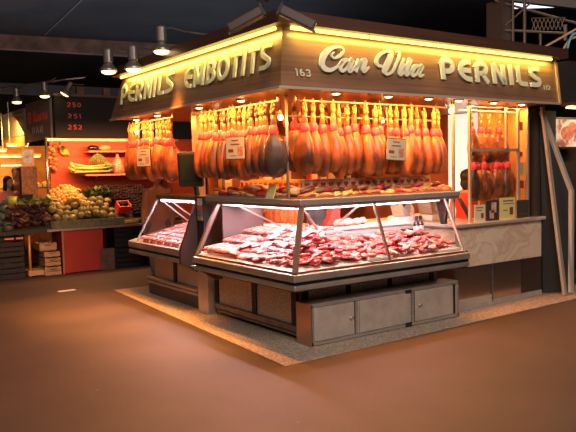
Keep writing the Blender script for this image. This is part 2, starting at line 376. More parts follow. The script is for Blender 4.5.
SCRIPT = [[(0.221,2.618,.0125),(0.187,2.59,.015),(0.209,2.564,.0188),(0.277,2.587,.0225),(0.328,2.637,.0225),(0.302,2.666,.0188),(0.214,2.658,.0275),(0.12,2.597,.045),(0.071,2.52,.05),(0.088,2.468,.045),(0.154,2.455,.0325),(0.24,2.492,.02),(0.307,2.543,.0125)],
 [(0.38,2.561,.0188),(0.325,2.55,.0375),(0.273,2.496,.04),(0.288,2.457,.03),(0.351,2.489,.0175),(0.42,2.564,.0175)], [(0.426,2.571,.0425),(0.376,2.491,.0425),(0.38,2.461,.0325),(0.452,2.506,.015)],
 [(0.508,2.57,.04),(0.438,2.459,.04)], [(0.457,2.496,.015),(0.532,2.565,.0225),(0.576,2.569,.0375),(0.542,2.502,.0425),(0.547,2.471,.0325),(0.615,2.512,.015)],
 [(0.775,2.533,.025),(0.729,2.533,.0275),(0.716,2.576,.03),(0.764,2.635,.025),(0.858,2.677,.0225),(0.909,2.666,.045),(0.883,2.604,.0525),(0.826,2.527,.0525),(0.801,2.482,.045),(0.836,2.461,.025),(0.91,2.497,.02),(0.975,2.584,.02),(1.017,2.652,.025),(1.001,2.691,.035)],
 [(1.062,2.584,.0425),(1.0,2.499,.04),(1.003,2.466,.0275),(1.072,2.508,.015)], [(1.057,2.613,.04),(1.072,2.603,.04)],
 [(1.165,2.628,.0425),(1.081,2.508,.04),(1.08,2.468,.0275),(1.156,2.513,.015)],
 [(1.278,2.57,.02),(1.207,2.557,.0375),(1.154,2.499,.04),(1.168,2.465,.0275),(1.233,2.499,.0175),(1.309,2.572,.0175)], [(1.314,2.576,.0425),(1.25,2.492,.0375),(1.266,2.468,.025),(1.317,2.488,.0138)]]
def catmull(P, k=5):
    out = []
    for i in range(len(P)-1):
        a, b, c, d = (Vector(P[max(i-1,0)]), Vector(P[i]), Vector(P[i+1]), Vector(P[min(i+2,len(P)-1)]))
        for j in range(k):
            t = j/k; out.append(.5*((2*b)+(c-a)*t+(2*a-5*b+4*c-d)*t*t+(3*b-a-3*c+d)*t**3))
    out.append(Vector(P[-1])); return out
g = FR(0, 0)
for idx in ((0,), (1,2), (3,4), (5,), (6,7), (8,), (9,10)):
    mb = MB()
    for i in idx:
        q = catmull(SCRIPT[i]); mb.ribbon([(p.x, p.y) for p in q], [p.z*1.12 for p in q], g, .022)
    cb(mb, 'script_letter', CREAM)
# recessed lamps and battens under the soffit
LAMP = mat('amber_lamp', (1, .8, .4), .4, emit=(1, .62, .2), estr=14)
for (x, y) in [(-.12, 3.45), (-.15, 2.75), (-.15, 1.7), (-.12, .9), (.35, .02), (1.0, .02), (1.55, .02), (2.0, .02), (2.6, .05), (3.1, .05)]:
    f = MB(); f.lathe([(.055, 0), (.055, -.012), (.04, -.014)], (x, y, BZ-.001), 14); o = cb(f, 'lamp_ring', STEEL)
    f = MB(); f.lathe([(.038, 0), (.03, -.008), (.01, -.012)], (x, y, BZ-.013), 12); cb(f, 'lamp_disc', LAMP, parent=o)

# ---- back walls of stall interior
ORANGE_W = mat('amber_wall_tile', (.40, .15, .05), .5, var=(.22, .07, .03), vscale=3)
f = MB(); f.box(.9, 3.45, 0, 3.6, 3.5, 2.29); struct(f.build('wall_north', ORANGE_W))
f = MB(); f.box(3.52, .68, 0, 3.58, 3.45, 2.29); struct(f.build('wall_east', ORANGE_W))
f = MB(); f.box(3.50, .75, .9, 3.519, 1.5, 2.28); o = f.build('white_board', mat('self_glowing_white', (.85, .9, .85), .5, emit=(.85,1,.92), estr=.75)); tag(o, 'tall self glowing white panel on the stall wall beyond the window opening', 'panel')  # emission added so the board stays white under the orange lamps
# posts of the stall
f = MB(); f.tube([(.05,.38,1.33),(.05,.38,2.29)], .014, 10); tag(f.build('corner_post', STEEL, smooth=True), 'thin steel tube post at the near corner above the counter', 'post')
f = MB(); f.box(.03, 2.12, 1.32, .12, 2.24, 2.285); o = f.build('post', STEEL_S); tag(o, 'flat grey post between the left and far ham rows', 'post')
f = MB(); f.box(.02, 2.0, .30, .1, 2.16, 1.32); o = f.build('pillar', BLACKM); tag(o, 'black pillar with stickers standing between the two display cases', 'pillar')
st = [((.75,.72,.72), 1.22, 1.30), ((.5,.12,.10), 1.16, 1.215), ((.10,.22,.30), 1.10, 1.155), ((.45,.38,.12), 1.05, 1.095)]
for i, (c, a, b) in enumerate(st):
    f = MB(); f.box(.012, 2.02, a, .02, 2.13, b); f.build('sticker', mat('sticker_%d' % i, c, .6, var=(c[0]*.5, c[1]*.6, c[2]*.7), vscale=40), o)

# ================================================================ RIGHT WINDOW WALL
def marble():
    m = bpy.data.materials.new('cream_marble'); m.use_nodes = True; N = m.node_tree.nodes; L = m.node_tree.links; p = N['Principled BSDF']
    tc = N.new('ShaderNodeTexCoord'); n = N.new('ShaderNodeTexNoise'); n.inputs['Scale'].default_value = 2.6; n.inputs['Detail'].default_value = 7; n.inputs['Distortion'].default_value = 1.4
    cr = N.new('ShaderNodeValToRGB'); e = cr.color_ramp.elements; e[0].position = .44; e[0].color = (.74, .62, .46, 1); e[1].position = .56; e[1].color = (.76, .65, .50, 1)
    a = e.new(.5); a.color = (.66, .46, .32, 1); L.new(tc.outputs['Object'], n.inputs[0]); L.new(n.outputs[0], cr.inputs[0]); L.new(cr.outputs[0], p.inputs['Base Color']); p.inputs['Roughness'].default_value = .25
    return m
ww = thing('window_wall', 'cream marble and steel stall front below the ham window', 'stall wall', (2.9, .3, 0))
def wb(mb, name, m, parent=ww, **k):
    o = mb.build(name, m, None, **k); o.data.transform(Matrix.Translation(-Vector((2.9,.3,0)))); o.parent = parent; return o
f = MB(); f.box(2.13, .2, .475, 3.69, .66, .93); wb(f, 'marble_panel', marble())
MIRROR = mat('polished_steel_sheet', (.48, .42, .38), .16, .95)
f = MB(); f.box(2.13, .205, .02, 2.755, .6, .472); wb(f, 'steel_panel', MIRROR)
f = MB(); f.box(2.76, .2, .02, 3.29, .6, .472); wb(f, 'steel_panel', MIRROR)
f = MB(); f.box(3.295, .21, .02, 3.69, .6, .472); wb(f, 'dark_reflection_panel', mat('dark_reflection_brown', (.05,.035,.028), .25, .3))  # dark colour stands in for a dark reflection at the steel's end
f = MB(); f.box(2.13, .19, .0, 3.69, .21, .06); f.box(2.13, .195, .06, 2.755, .204, .12); wb(f, 'skirting', STEEL_S)
f = MB(); f.box(2.745, .190, .03, 2.765, .199, .472); wb(f, 'joint_strip', STEEL_D)
f = MB(); f.box(2.08, .14, .925, 3.70, .68, .965); wb(f, 'sill', mat('bright_steel', (.75, .71, .66), .22, .5), bevel=.008)

vit = thing('ham_window', 'steel framed glass window full of hanging hams on marble wall', 'window', (2.8, .4, .965))
VO = Vector((2.8,.4,.965))
def vb(mb, name, m, parent=vit, **k):
    o = mb.build(name, m, None, **k); o.data.transform(Matrix.Translation(-VO)); o.parent = parent; return o
FR_M = mat('window_frame_steel', (.58, .50, .40), .3, .45)
for x, wdt in ((2.12, .022), (2.385, .022), (3.42, .03)):
    f = MB(); f.box(x-wdt/2, .19, .965, x+wdt/2, .19+.03, 2.285); vb(f, 'frame_post', FR_M)
f = MB(); f.box(3.02-.012, .19, 1.76, 3.02+.012, .215, 2.285); vb(f, 'frame_post', FR_M)
f = MB(); f.box(3.24-.015, .19, .965, 3.24+.015, .22, 2.285); vb(f, 'frame_post', FR_M)
f = MB(); f.box(2.39, .19, 1.755, 3.24, .215, 1.785); vb(f, 'cross_bar', FR_M)
f = MB(); f.box(2.39, .2, .97, 3.24, .205, 2.28); vb(f, 'glass_pane', GLASS)
f = MB(); f.box(3.25, .2, .97, 3.41, .205, 2.28); vb(f, 'glass_pane', GLASS)
f = MB(); f.box(2.98, .555, .965, 3.49, .575, 2.28); f.box(3.44,.225,.965,3.46,.55,2.28); vb(f, 'back_panel', mat('amber_back_panel', (.75, .42, .14), .5, var=(.6, .28, .08), vscale=3))
f = MB(); f.tube([(2.4,.36,2.22),(3.4,.36,2.22)], .01); vb(f, 'rail', STEEL)
# red and white notes pinned in the side of the window
RED = mat('red_paper', (.62, .05, .03), .6); CREAMP = mat('cream_paper', (.78, .72, .45), .7); YELP = mat('yellow_paper', (.8, .72, .28), .7)
DARKP = mat('dark_print', (.05, .04, .035), .6); BROWNINK = mat('brown_ink', (.25, .06, .03), .7)
for i, (x, z, a, b, m_, lb) in enumerate(((3.33, 2.05, .06, .10, RED, 'small red note high in the right end of the ham window'), (3.31, 1.72, .09, .06, RED, 'small red note at mid height in the right end of the window'), (3.34, 1.36, .08, .09, RED, 'small red note low in the right end of the window'), (3.33, 1.55, .10, .14, YELP, 'pale yellow note between the red notes in the window'))):
    f = MB(); f.box(x-a/2, .225, z-b/2, x+a/2, .229, z+b/2); tag(f.build('note', m_), lb, 'note')
def card(name, label, x0, x1, z0, z1, base, marks, y=.17):
    r = thing(name, label, 'card', ((x0+x1)/2, y, z0)); w_ = (x1-x0)/2
    f = MB(); f.box(-w_, -.002, 0, w_, .003, z1-z0); f.build('sheet', base, r)
    f = MB()
    for (a, b, c, d) in marks: f.box(-w_+2*w_*a, -.0035, (z1-z0)*b, -w_+2*w_*c, -.0025, (z1-z0)*d)
    f.build('print', BROWNINK if base is not DARKP else mat('ham_photo_print', (.5, .16, .12), .6, var=(.75, .6, .5), vscale=14), r)
    return r
card('info_card', 'pale cream card at the left end of the window sill', 2.42, 2.60, .97, 1.16, CREAMP, [(.15,.8,.8,.86),(.15,.65,.7,.7),(.6,.2,.85,.5)])
card('info_card', 'dark photo card of sliced ham on the window sill', 2.62, 2.84, .97, 1.20, DARKP, [(.25,.1,.6,.5),(.4,.4,.8,.9)])
card('info_card', 'yellow card with brown print on the window sill', 2.86, 3.14, .97, 1.22, YELP, [(.2,.82,.85,.88),(.2,.7,.9,.74),(.62,.2,.85,.55),(.2,.4,.5,.44)])
card('info_card', 'dark framed card at the right end of the window sill', 3.17, 3.40, .97, 1.18, mat('dark_green_print', (.05, .055, .04), .6), [(.2,.2,.8,.25)])

# ---- slanting steel shutters leaning at the right end
f = MB(); f.bar((3.66, .17, 2.28), (3.80, -.05, .02), .035, .05, (1,0,0)); tag(f.build('shutter_rail', mat('pale_steel', (.62, .56, .50), .3, .4)), 'slanted pale steel shutter rail at the right end of the stall', 'shutter rail')
f = MB(); f.prism([(3.60,.24,0.02),(3.82,.24,.02),(3.78,.24,2.27),(3.62,.24,2.27)], (0,0,0), (0,.04,0)); tag(f.build('end_panel', mat('end_panel_steel', (.14, .11, .09), .35, .6)), 'dark metal end panel behind the slanted shutter rail', 'panel')
SH = mat('shutter_dark', (.045, .045, .045), .4, .5)
sh = thing('side_shutter', 'dark folding shutter with a bright slanted steel edge at far right', 'shutter', (3.855, .2, 0))
f = MB(); f.prism([(-.13,0,.02),(.12,-.2,.02),(.12,-.2,1.26),(-.17,.02,2.24)], (0,0,0), (.02,.03,0)); f.build('leaf', SH, sh)
f = MB(); f.bar((-.17,.0,2.24),(.125,-.215,1.26),.05,.045,(1,0,0)); f.bar((.125,-.215,1.27),(.125,-.215,.02),.05,.045,(1,0,0)); f.build('edge', mat('edge_steel', (.72, .72, .66), .3, .4), sh)

# ================================================================ DISPLAY CASE (L SHAPED)
case = thing('display_case', 'large corner glass and steel display case full of packed meat', 'display case', (0, 0, 0))
SBAND = mat('bumper_steel', (.48, .43, .38), .30, .55, var=(.38, .34, .30), vscale=5)
X0, Y0, X1, Y1 = -.30, -.17, 1.95, 1.68
def Lring(ix, z0, z1, m, name, x1=X1, y1=Y1, depth=.2, parent=case, **k):
    """L shaped band inset ix from the bumper outline"""
    a, b = X0+ix, Y0+ix; f = MB()
    f.prism([(a,b,0),(x1,b,0),(x1,b+depth,0),(a+depth,b+depth,0),(a+depth,y1,0),(a,y1,0)], (0,0,z0), (0,0,z1))
    return f.build(name, m, parent, **k)
Lring(0, .638, .705, SBAND, 'bumper', bevel=.012)
Lring(.03, .608, .638, BLACK, 'bumper_groove')
Lring(.01, .562, .608, SBAND, 'bumper', bevel=.012)
Lring(.035, .705, .722, STEEL_D, 'glass_channel', depth=.05)
# underside and base
Lring(.04, .548, .562, STEEL_D, 'underside', depth=.5)
f = MB()
f.box(.09, .25, .14, 1.9, .3, .55); f.box(.07, .32, .14, .12, 1.86, .55)
f.build('base_panel', STONE, case)
for (x, y, w_, d_) in ((.62,.235,.03,.02),(1.17,.235,.03,.02),(1.78,.235,.03,.02),(.07,.235,.05,.05)):
    f = MB(); f.box(x, y, .10, x+w_*1.6, y+.03, .56); f.build('base_post', BLACKM, case)
for y in (.30, 1.0, 1.78):
    f = MB(); f.box(.055, y, .10, .08, y+.085, .56); f.build('base_post', BLACKM, case)
f = MB(); f.box(.03, .24, .085, .07, 1.84, .145); f.box(.045, .24, .045, .07, 1.84, .078); f.build('kick_rail', STEEL_D, case, bevel=.006)
f = MB(); f.box(.12, .30, 0.01, 1.9, .34, .14); f.box(.14, .32, 0.01, .18, 1.86, .14); f.build('kickboard', BLACKM, case)
f = MB(); f.box(-.03, 1.86, .0, .09, 2.09, .50); f.build('end_pillar', STEEL_S, case)
f = MB(); f.prism([(-.30,0,.60),(.1,0,.60),(.1,0,.42),(-.02,0,.42)], (0,1.69,0), (0,1.73,0)); f.build('end_bracket', STEEL_D, case)
# deck
def deckz(x, y):
    d = min(x+.27, y+.14); return .727 + .24*max(0, min(d, .9))
TRAYM = mat('deck_steel', (.55, .5, .48), .35, .6)
f = MB()
def strip(P, z=None):
    f.quad(P)
for i in range(8):
    t0, t1 = i*.11, (i+1)*.11
    # left wing strips (x from -.27+t) and right wing strips limited to t<.7
    a0, a1 = -.27+t0, -.27+t1
    f.quad([(a0, -.14+t0, .727+.24*t0), (a0, 1.66, .727+.24*t0), (a1, 1.66, .727+.24*t1), (a1, -.14+t1, .727+.24*t1)])
    b0, b1 = -.14+t0, -.14+t1
    if t1 < .8: f.quad([(-.27+t0, b0, .727+.24*t0), (1.9, b0, .727+.24*t0), (1.9, b1, .727+.24*t1), (-.27+t1, b1, .727+.24*t1)])
f.build('deck', TRAYM, case, fix=False)
f = MB(); f.box(.63, .64, .55, 1.9, .66, .975); f.box(.62, .63, .55, .64, 1.66, .965); f.build('back_riser', WHITE, case)
f = MB(); f.box(.60, .60, .965, 1.92, .98, .99); f.box(.60, .98, .965, .98, 1.66, .99); f.build('service_ledge', mat('white_ledge', (.8, .74, .72), .35), case, bevel=.005)
f = MB(); f.quad([(1.905,-.13,.72),(1.905,.6,.72),(1.905,.6,1.26),(1.905,.12,1.26)]); 
f.quad([(-.26,1.665,.72),(.6,1.665,.72),(.6,1.665,1.26),(0,1.665,1.26)]); f.build('end_glass', GLASS, case)
f = MB(); f.box(.08, 1.672, .72, .60, 1.682, 1.25); f.build('end_panel', mat('grey_end_panel', (.20,.15,.15), .4), case)
# front glass: left wing, two of the right wing
f = MB(); f.quad([(-.262,-.13,.715),(-.262,1.64,.715),(.0,1.6,1.262),(.0,.11,1.262)]); f.build('front_glass', GLASS, case)
f = MB(); f.quad([(-.26,-.132,.715),(.84,-.132,.715),(.87,.11,1.262),(.0,.11,1.262)]); f.build('front_glass', GLASS, case)
f = MB(); f.quad([(.85,-.132,.715),(1.88,-.132,.715),(1.86,.11,1.262),(.88,.11,1.262)]); f.build('front_glass', GLASS, case)
POSTM = mat('glass_post_steel', (.22, .19, .17), .3, .6)
f = MB(); f.bar((-.265,-.135,.71),(.0,.11,1.27),.05,.035); f.build('glass_post', POSTM, case)
f = MB(); f.bar((.845,-.135,.71),(.87,.11,1.27),.024,.025); f.build('glass_post', POSTM, case)
f = MB(); f.bar((1.885,-.135,.71),(1.87,.11,1.27),.018,.02,(0,0,1)); f.build('glass_post', mat('bright_edge', (.75, .72, .7), .25, .6), case)
f = MB(); f.bar((-.265,1.645,.71),(.0,1.61,1.27),.05,.035); f.build('glass_post', POSTM, case)
f = MB(); f.bar((.02,.13,1.255),(.58,.62,.98),.018,.018); f.bar((.72,.13,1.255),(.74,.62,.98),.018,.018); f.build('inner_strut', STEEL, case)
f = MB(); f.bar((.02,1.3,1.255),(.60,1.3,.98),.018,.018); f.build('inner_strut', STEEL, case)
f = MB(); f.prism([(1.93,.12,1.27),(1.93,.30,1.27),(1.93,.22,.98),(1.93,.16,.98)], (0,0,0), (.03,0,0)); f.build('end_bracket', BLACKM, case)
# lid
LIDM = mat('lid_steel', (.58, .54, .48), .25, .5)
def Llid(ix, z0, z1, name, m, **k):
    a, b = -.03+ix, .09+ix; f = MB()
    f.prism([(a,b,0),(2.10,b,0),(2.10,.56,0),(.44,.56,0),(.44,1.86,0),(a,1.86,0)], (0,0,z0), (0,0,z1)); return f.build(name, m, case, **k)
Llid(0, 1.275, 1.33, 'lid', LIDM, bevel=.008)
Llid(.018, 1.25, 1.275, 'lid_underside', STEEL)
TUBEW = mat('pink_white_tube', (1, .9, .9), .4, emit=(1, .74, .80), estr=1.6)
f = MB(); f.tube([(.05,.165,1.24),(1.85,.165,1.24)], .009, 8); f.build('tube_lamp', TUBEW, case)
f = MB(); f.tube([(.06,.18,1.24),(.06,1.62,1.24)], .009, 8); f.build('tube_lamp', TUBEW, case)
# top display shelf
f = MB(); f.box(.02, .16, 1.325, 2.08, .175, 1.345); f.box(.0, .16, 1.325, .018, 1.84, 1.345); f.build('lid_rim', STEEL, case)
f = MB(); f.box(.30, .50, 1.325, 2.08, .515, 1.44); f.build('back_rim', STEEL, case)
f = MB(); f.box(.20, .34, 1.328, 2.08, .50, 1.372); f.box(.20, .50, 1.328, .43, 1.84, 1.372); f.build('step', LIDM, case)

# ---- storage box in front of the right wing
bx = thing('storage_cupboard', 'low steel cupboard with latched doors under the meat case', 'cupboard', (.98, .11, 0))
BO = Vector((.98,.11,0))
def bb(mb, name, m, parent=bx, **k):
    o = mb.build(name, m, None, **k); o.data.transform(Matrix.Translation(-BO)); o.parent = parent; return o
f = MB(); f.box(.012, .012, .01, 1.95, .225, .378); bb(f, 'body', STEEL_S)
f = MB()
f.box(.0, .0, .36, 1.96, .23, .392); f.box(.0, .0, .012, 1.96, .014, .045); f.box(.0, 0, .012, .025, .014, .385); f.box(1.935, 0, .012, 1.96, .014, .385)
bb(f, 'frame', STEEL, bevel=.003)
f = MB(); f.box(-.004, .0, .01, .010, .225, .385); bb(f, 'side_panel', mat('copper_toned_steel', (.5, .30, .2), .35, .7))
for (a, b, hx) in ((.03, .50, .455), (.57, 1.24, None), (1.30, 1.86, 1.36)):
    f = MB(); f.box(a, -.008, .05, b, .012, .355); d = bb(f, 'door', STEEL_S, bevel=.004)
    if hx:
        f = MB(); f.lathe([(.018, 0), (.02, -.012), (.012, -.022)], (hx, -.008, .21), 12, 'Y'); bb(f, 'knob', STEEL, parent=d)
        f = MB(); f.box(hx-.005, -.012, .20, hx+.04, -.008, .212); bb(f, 'latch', STEEL_D, parent=d)
for a, b in ((.515, .545), (1.255, 1.285)):
    f = MB(); f.box(a, -.006, .05, b, .013, .355); bb(f, 'door_post', STEEL)
for q in ((.503,.512),(1.288,1.297),(1.865,1.90)):
    f = MB(); f.box(q[0],-.003,.05,q[1],.013,.355); bb(f, 'shadow_gap', BLACKM)
for q in ((.015,.055),(.345,.38)):
    f = MB(); f.box(1.17, -.01, q[0], 1.25, .013, q[1]); bb(f, 'hinge_block', BLACKM)

# ---- second display case
c2 = thing('display_case', 'smaller glass display case with a dark side panel beyond the black pillar', 'display case', (-.2, 2.2, 0))
CO = Vector((-.2,2.2,0))
def c2b(mb, name, m, parent=c2, **k):
    o = mb.build(name, m, None, **k); o.data.transform(Matrix.Translation(-CO)); o.parent = parent; return o
ya, yb, xa = 2.20, 3.68, -.20
f = MB(); f.box(xa, ya, .645, xa+.2, yb, .705); c2b(f, 'bumper', SBAND, bevel=.01)
f = MB(); f.box(xa+.02, ya, .615, xa+.2, yb, .645); c2b(f, 'bumper_groove', BLACK)
f = MB(); f.box(xa+.005, ya, .565, xa+.2, yb, .615); c2b(f, 'bumper', SBAND, bevel=.01)
f = MB(); f.box(.10, 2.22, .24, .5, 3.55, .60); c2b(f, 'base_panel', STONE)
f = MB(); f.box(.075, 2.88, .22, .099, 2.94, .57); c2b(f, 'base_post', BLACKM)
f = MB(); f.box(.075, 2.2, .0, .099, 2.24, .57); c2b(f, 'base_post', BLACKM)
f = MB(); f.box(.03, 2.24, .20, .10, 3.68, .235); f.box(.045, 2.24, .15, .10, 3.68, .185); c2b(f, 'kick_rail', STEEL, bevel=.005)
f = MB(); f.box(.06, 2.24, .005, .5, 3.66, .19); c2b(f, 'kickboard', mat('kick_dark', (.10, .08, .07), .5, .3))
f = MB(); f.quad([(xa,ya,.72),(xa,yb,.72),(.55,yb,.90),(.55,ya,.90)]); c2b(f, 'deck', TRAYM, fix=False)
f = MB(); f.quad([(xa+.02,ya+.01,.71),(xa+.02,3.46,.71),(.04,3.22,1.27),(.04,ya+.01,1.27)]); c2b(f, 'front_glass', GLASS)
f = MB(); f.quad([(xa+.02,3.46,.71),(.5,3.46,.71),(.5,3.22,1.27),(.04,3.22,1.27)]); c2b(f, 'end_glass', GLASS)
f = MB(); f.bar((xa+.02,3.46,.71),(.04,3.22,1.27),.02,.02); c2b(f, 'glass_post', MATS['bright_edge'])
f = MB(); f.bar((xa+.02,ya+.01,.71),(.04,ya+.01,1.27),.02,.02); c2b(f, 'glass_post', POSTM)
f = MB(); f.prism([(xa,0,.57),(.35,0,.25),(.5,0,.25),(.5,0,1.27),(.03,0,1.27),(xa,0,.72)], (0,ya-.04,0), (0,ya-.005,0)); c2b(f, 'side_panel', mat('case_side_dark', (.06, .045, .04), .35, .5))
f = MB(); f.box(.0, ya-.02, 1.275, .45, 3.22, 1.32); c2b(f, 'lid', STEEL_D, bevel=.008)
f = MB(); f.bar((.06,2.95,1.26),(.5,2.95,.95),.015,.015); f.bar((.06,3.2,1.26),(.5,3.15,.9),.015,.015); c2b(f, 'inner_strut', STEEL)
f = MB(); f.box(.55, ya, .60, .57, yb-.1, .92); c2b(f, 'back_riser', WHITE)
f = MB(); f.tube([(.05,2.25,1.262),(.05,3.15,1.262)], .008, 8); c2b(f, 'tube_lamp', TUBEW)

#@@PART2
# ================================================================ HAMS
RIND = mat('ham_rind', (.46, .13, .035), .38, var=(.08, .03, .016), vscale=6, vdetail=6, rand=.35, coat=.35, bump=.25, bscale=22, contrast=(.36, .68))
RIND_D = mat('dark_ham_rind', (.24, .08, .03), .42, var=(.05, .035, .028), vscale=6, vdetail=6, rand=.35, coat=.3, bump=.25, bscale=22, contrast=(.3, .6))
RIND_B = mat('black_ham_rind', (.035, .025, .02), .45, var=(.07, .045, .03), vscale=8, coat=.3, bump=.3, bscale=22)
FAT = mat('ham_cut_face', (.55, .17, .05), .5, var=(.16, .05, .025), vscale=10, rand=.15)
HOOF = mat('hoof_amber', (.48, .19, .06), .5, var=(.22, .10, .05), vscale=20, rand=.4)
HOOF_B = mat('hoof_black', (.03, .022, .02), .35)
BANDM = mat('red_band', (.85, .05, .09), .55, rand=.25)
def ham_parts(root, rind, hoof_m, fat=1.0, band=True):
    P = [(0,.019,.019,0),(-.05,.022,.022,0),(-.10,.023,.025,.0),(-.15,.028,.034,.003),(-.20,.042,.058,.008),(-.25,.054,.086,.016),(-.31,.062,.108,.024),(-.37,.066,.122,.030),(-.43,.066,.125,.030),(-.49,.058,.114,.026),(-.54,.044,.090,.020),(-.572,.026,.054,.015),(-.585,.008,.018,.014)]
    f = MB(); n = 16; rings = []
    for z, t, w_, o_ in P:
        t *= fat; w_ *= fat
        rings.append([Vector((o_ + w_*math.cos(2*PI*k/n)*(1+.05*noise.noise(Vector((z*9, k, 1)))), t*math.sin(2*PI*k/n), z)) for k in range(n)])
    f.rings(rings); f.build('meat', rind, root, smooth=True)
    f = MB(); rings = []     # pale cut face on one side
    for z, t, w_, o_ in P[4:11]:
        t *= fat; w_ *= fat
        c = Vector((o_+w_*.30, -t*.78, z)); k_ = w_*.52
        rings.append([c+Vector((k_*math.cos(a), t*.24*math.sin(a), 0)) for a in [2*PI*q/8 for q in range(8)]])
    f.rings(rings); f.build('cut_face', FAT if rind is not RIND_B else RIND_B, root, smooth=True)
    f = MB(); f.tube([(0,0,-.015),(0,0,.03),(.012,0,.06),(.03,0,.085)], [.019,.024,.021,.008], 10)
    f.tube([(-.012,0,.035),(-.022,0,.062),(-.018,0,.08)], [.01,.009,.004], 6); f.build('hoof', hoof_m, root, smooth=True)
    if band:
        f = MB(); f.lathe([(.025,-.095),(.037,-.112),(.044,-.14),(.046,-.165),(.042,-.182),(.038,-.185)], n=14); f.build('red_band', BANDM, root, smooth=True)
    f = MB(); f.tube([(0,.0,-.02),(.026,0,.02),(.01,0,.10),(0,0,.14)], .005, 5); f.tube([(0,.0,-.02),(-.026,0,.02),(-.01,0,.10),(0,0,.14)], .005, 5); f.build('cord', ROPE, root)
def make_ham(label, rind, hoof_m, group, loc, fat=1.0, rz=0):
    r = thing('hanging_ham', label, 'ham', loc, rz, group); ham_parts(r, rind, hoof_m, fat); return r
rnd = random.Random(11)
RL = 'amber cured ham with a red band in the row facing front right'
RG = 'hams hanging over the right wing of the case'
LL = 'dark cured ham in the tightly packed row left of the corner post'
LG = 'hams hanging over the left wing of the case'
FL_ = 'orange lit cured ham in the far row above the smaller case'
FG = 'hams hanging over the smaller case'
hr = make_ham('first large amber ham with a red band just right of the corner post', RIND, HOOF, RG, (.20, .30, 2.125), 1.08, math.radians(97))
N_R = 18
for i in range(1, N_R):
    x = .20 + i*.1065 + rnd.uniform(-.012, .012)
    dup(hr, (x, .30+rnd.uniform(-.02,.03), 2.11+rnd.uniform(-.025,.02)), (rnd.uniform(-.03,.03), rnd.uniform(-.04,.04), math.radians(97)+rnd.uniform(-.25,.25)),
        RL if i < N_R-1 else 'last amber ham with a red band in the right row beside the window', RG, rnd.uniform(.96, 1.04))
# a second, smaller rank of shanks behind
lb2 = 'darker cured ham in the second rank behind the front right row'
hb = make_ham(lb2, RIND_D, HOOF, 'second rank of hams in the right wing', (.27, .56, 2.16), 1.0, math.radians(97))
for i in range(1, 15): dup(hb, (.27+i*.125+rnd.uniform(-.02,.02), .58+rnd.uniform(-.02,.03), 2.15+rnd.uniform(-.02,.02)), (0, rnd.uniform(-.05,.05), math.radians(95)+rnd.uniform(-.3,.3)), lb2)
hl0 = make_ham('round black ham hanging just left of the corner post', RIND_B, HOOF_B, LG, (-.04, .47, 2.11), 1.08, math.radians(-20))
hl = make_ham(LL, RIND_D, HOOF_B, LG, (-.04, .60, 2.12), .98, math.radians(0))
hl2 = make_ham(LL, RIND, HOOF, LG, (-.04, .675, 2.12), .98, math.radians(4))
for i in range(2, 18):
    y = .60 + i*.0765 + rnd.uniform(-.01, .01); src = hl2 if (i > 13 or rnd.random() < .4) else hl
    dup(src, (-.04+rnd.uniform(-.02,.02), y, 2.115+rnd.uniform(-.025,.02)), (rnd.uniform(-.03,.03), rnd.uniform(-.04,.04), rnd.uniform(-.2,.2)), LL, LG, rnd.uniform(.95, 1.04))
for i in range(13):
    y = 2.55 + i*.1 + rnd.uniform(-.015, .015)
    dup(hl2, (-.08+rnd.uniform(-.02,.02), y, 2.12+rnd.uniform(-.025,.02)), (rnd.uniform(-.03,.03), rnd.uniform(-.04,.04), rnd.uniform(-.25,.15)), FL_, FG, rnd.uniform(1.0, 1.08))
# window hams: two tiers
VG1, VG2 = 'hams in the upper tier of the window', 'hams in the lower tier of the window'
for i in range(4):
    dup(hr, (2.62+i*.16+rnd.uniform(-.02,.02), .38, 2.12), (0, rnd.uniform(-.12,.05), rnd.uniform(-.5,.3)), 'amber ham with a red band hanging in the upper tier behind the window', VG1, .85)
for i in range(8):
    dup(hl2 if i % 3 else hl, (2.60+i*.10, .34+.05*(i%2), 1.72), (0, rnd.uniform(-.1,.1), rnd.uniform(-.6,.4)), 'mottled brown ham hanging in the lower tier behind the window', VG2, .92)
# rails
RAILM = mat('hanging_rail_steel', (.6, .5, .38), .3, .9)
def rail(label, pts, hooks_dir=None):
    r = thing('hanging_rail', label, 'rail', pts[0]); o_ = Vector(pts[0])
    f = MB(); f.tube([Vector(p)-o_ for p in pts], .011, 8); f.build('rod', RAILM, r, smooth=True)
    for p in (pts[0], pts[-1]):
        q = Vector(p)-o_; f = MB(); f.tube([q, (q.x, q.y, 2.29-o_.z)], .008, 6); f.build('hanger', RAILM, r)
rail('steel rail carrying the hams over the right wing', [(.1,.30,2.235),(2.12,.30,2.235)])
rail('steel rail carrying the dark hams over the left wing', [(-.035,.40,2.235),(-.035,2.08,2.235)])
rail('steel rail carrying the far hams above the smaller case', [(-.08,2.5,2.24),(-.08,3.66,2.24)])
rail('lower steel rail set behind the right row of hams', [(.1,.44,2.10),(2.12,.44,2.10)])
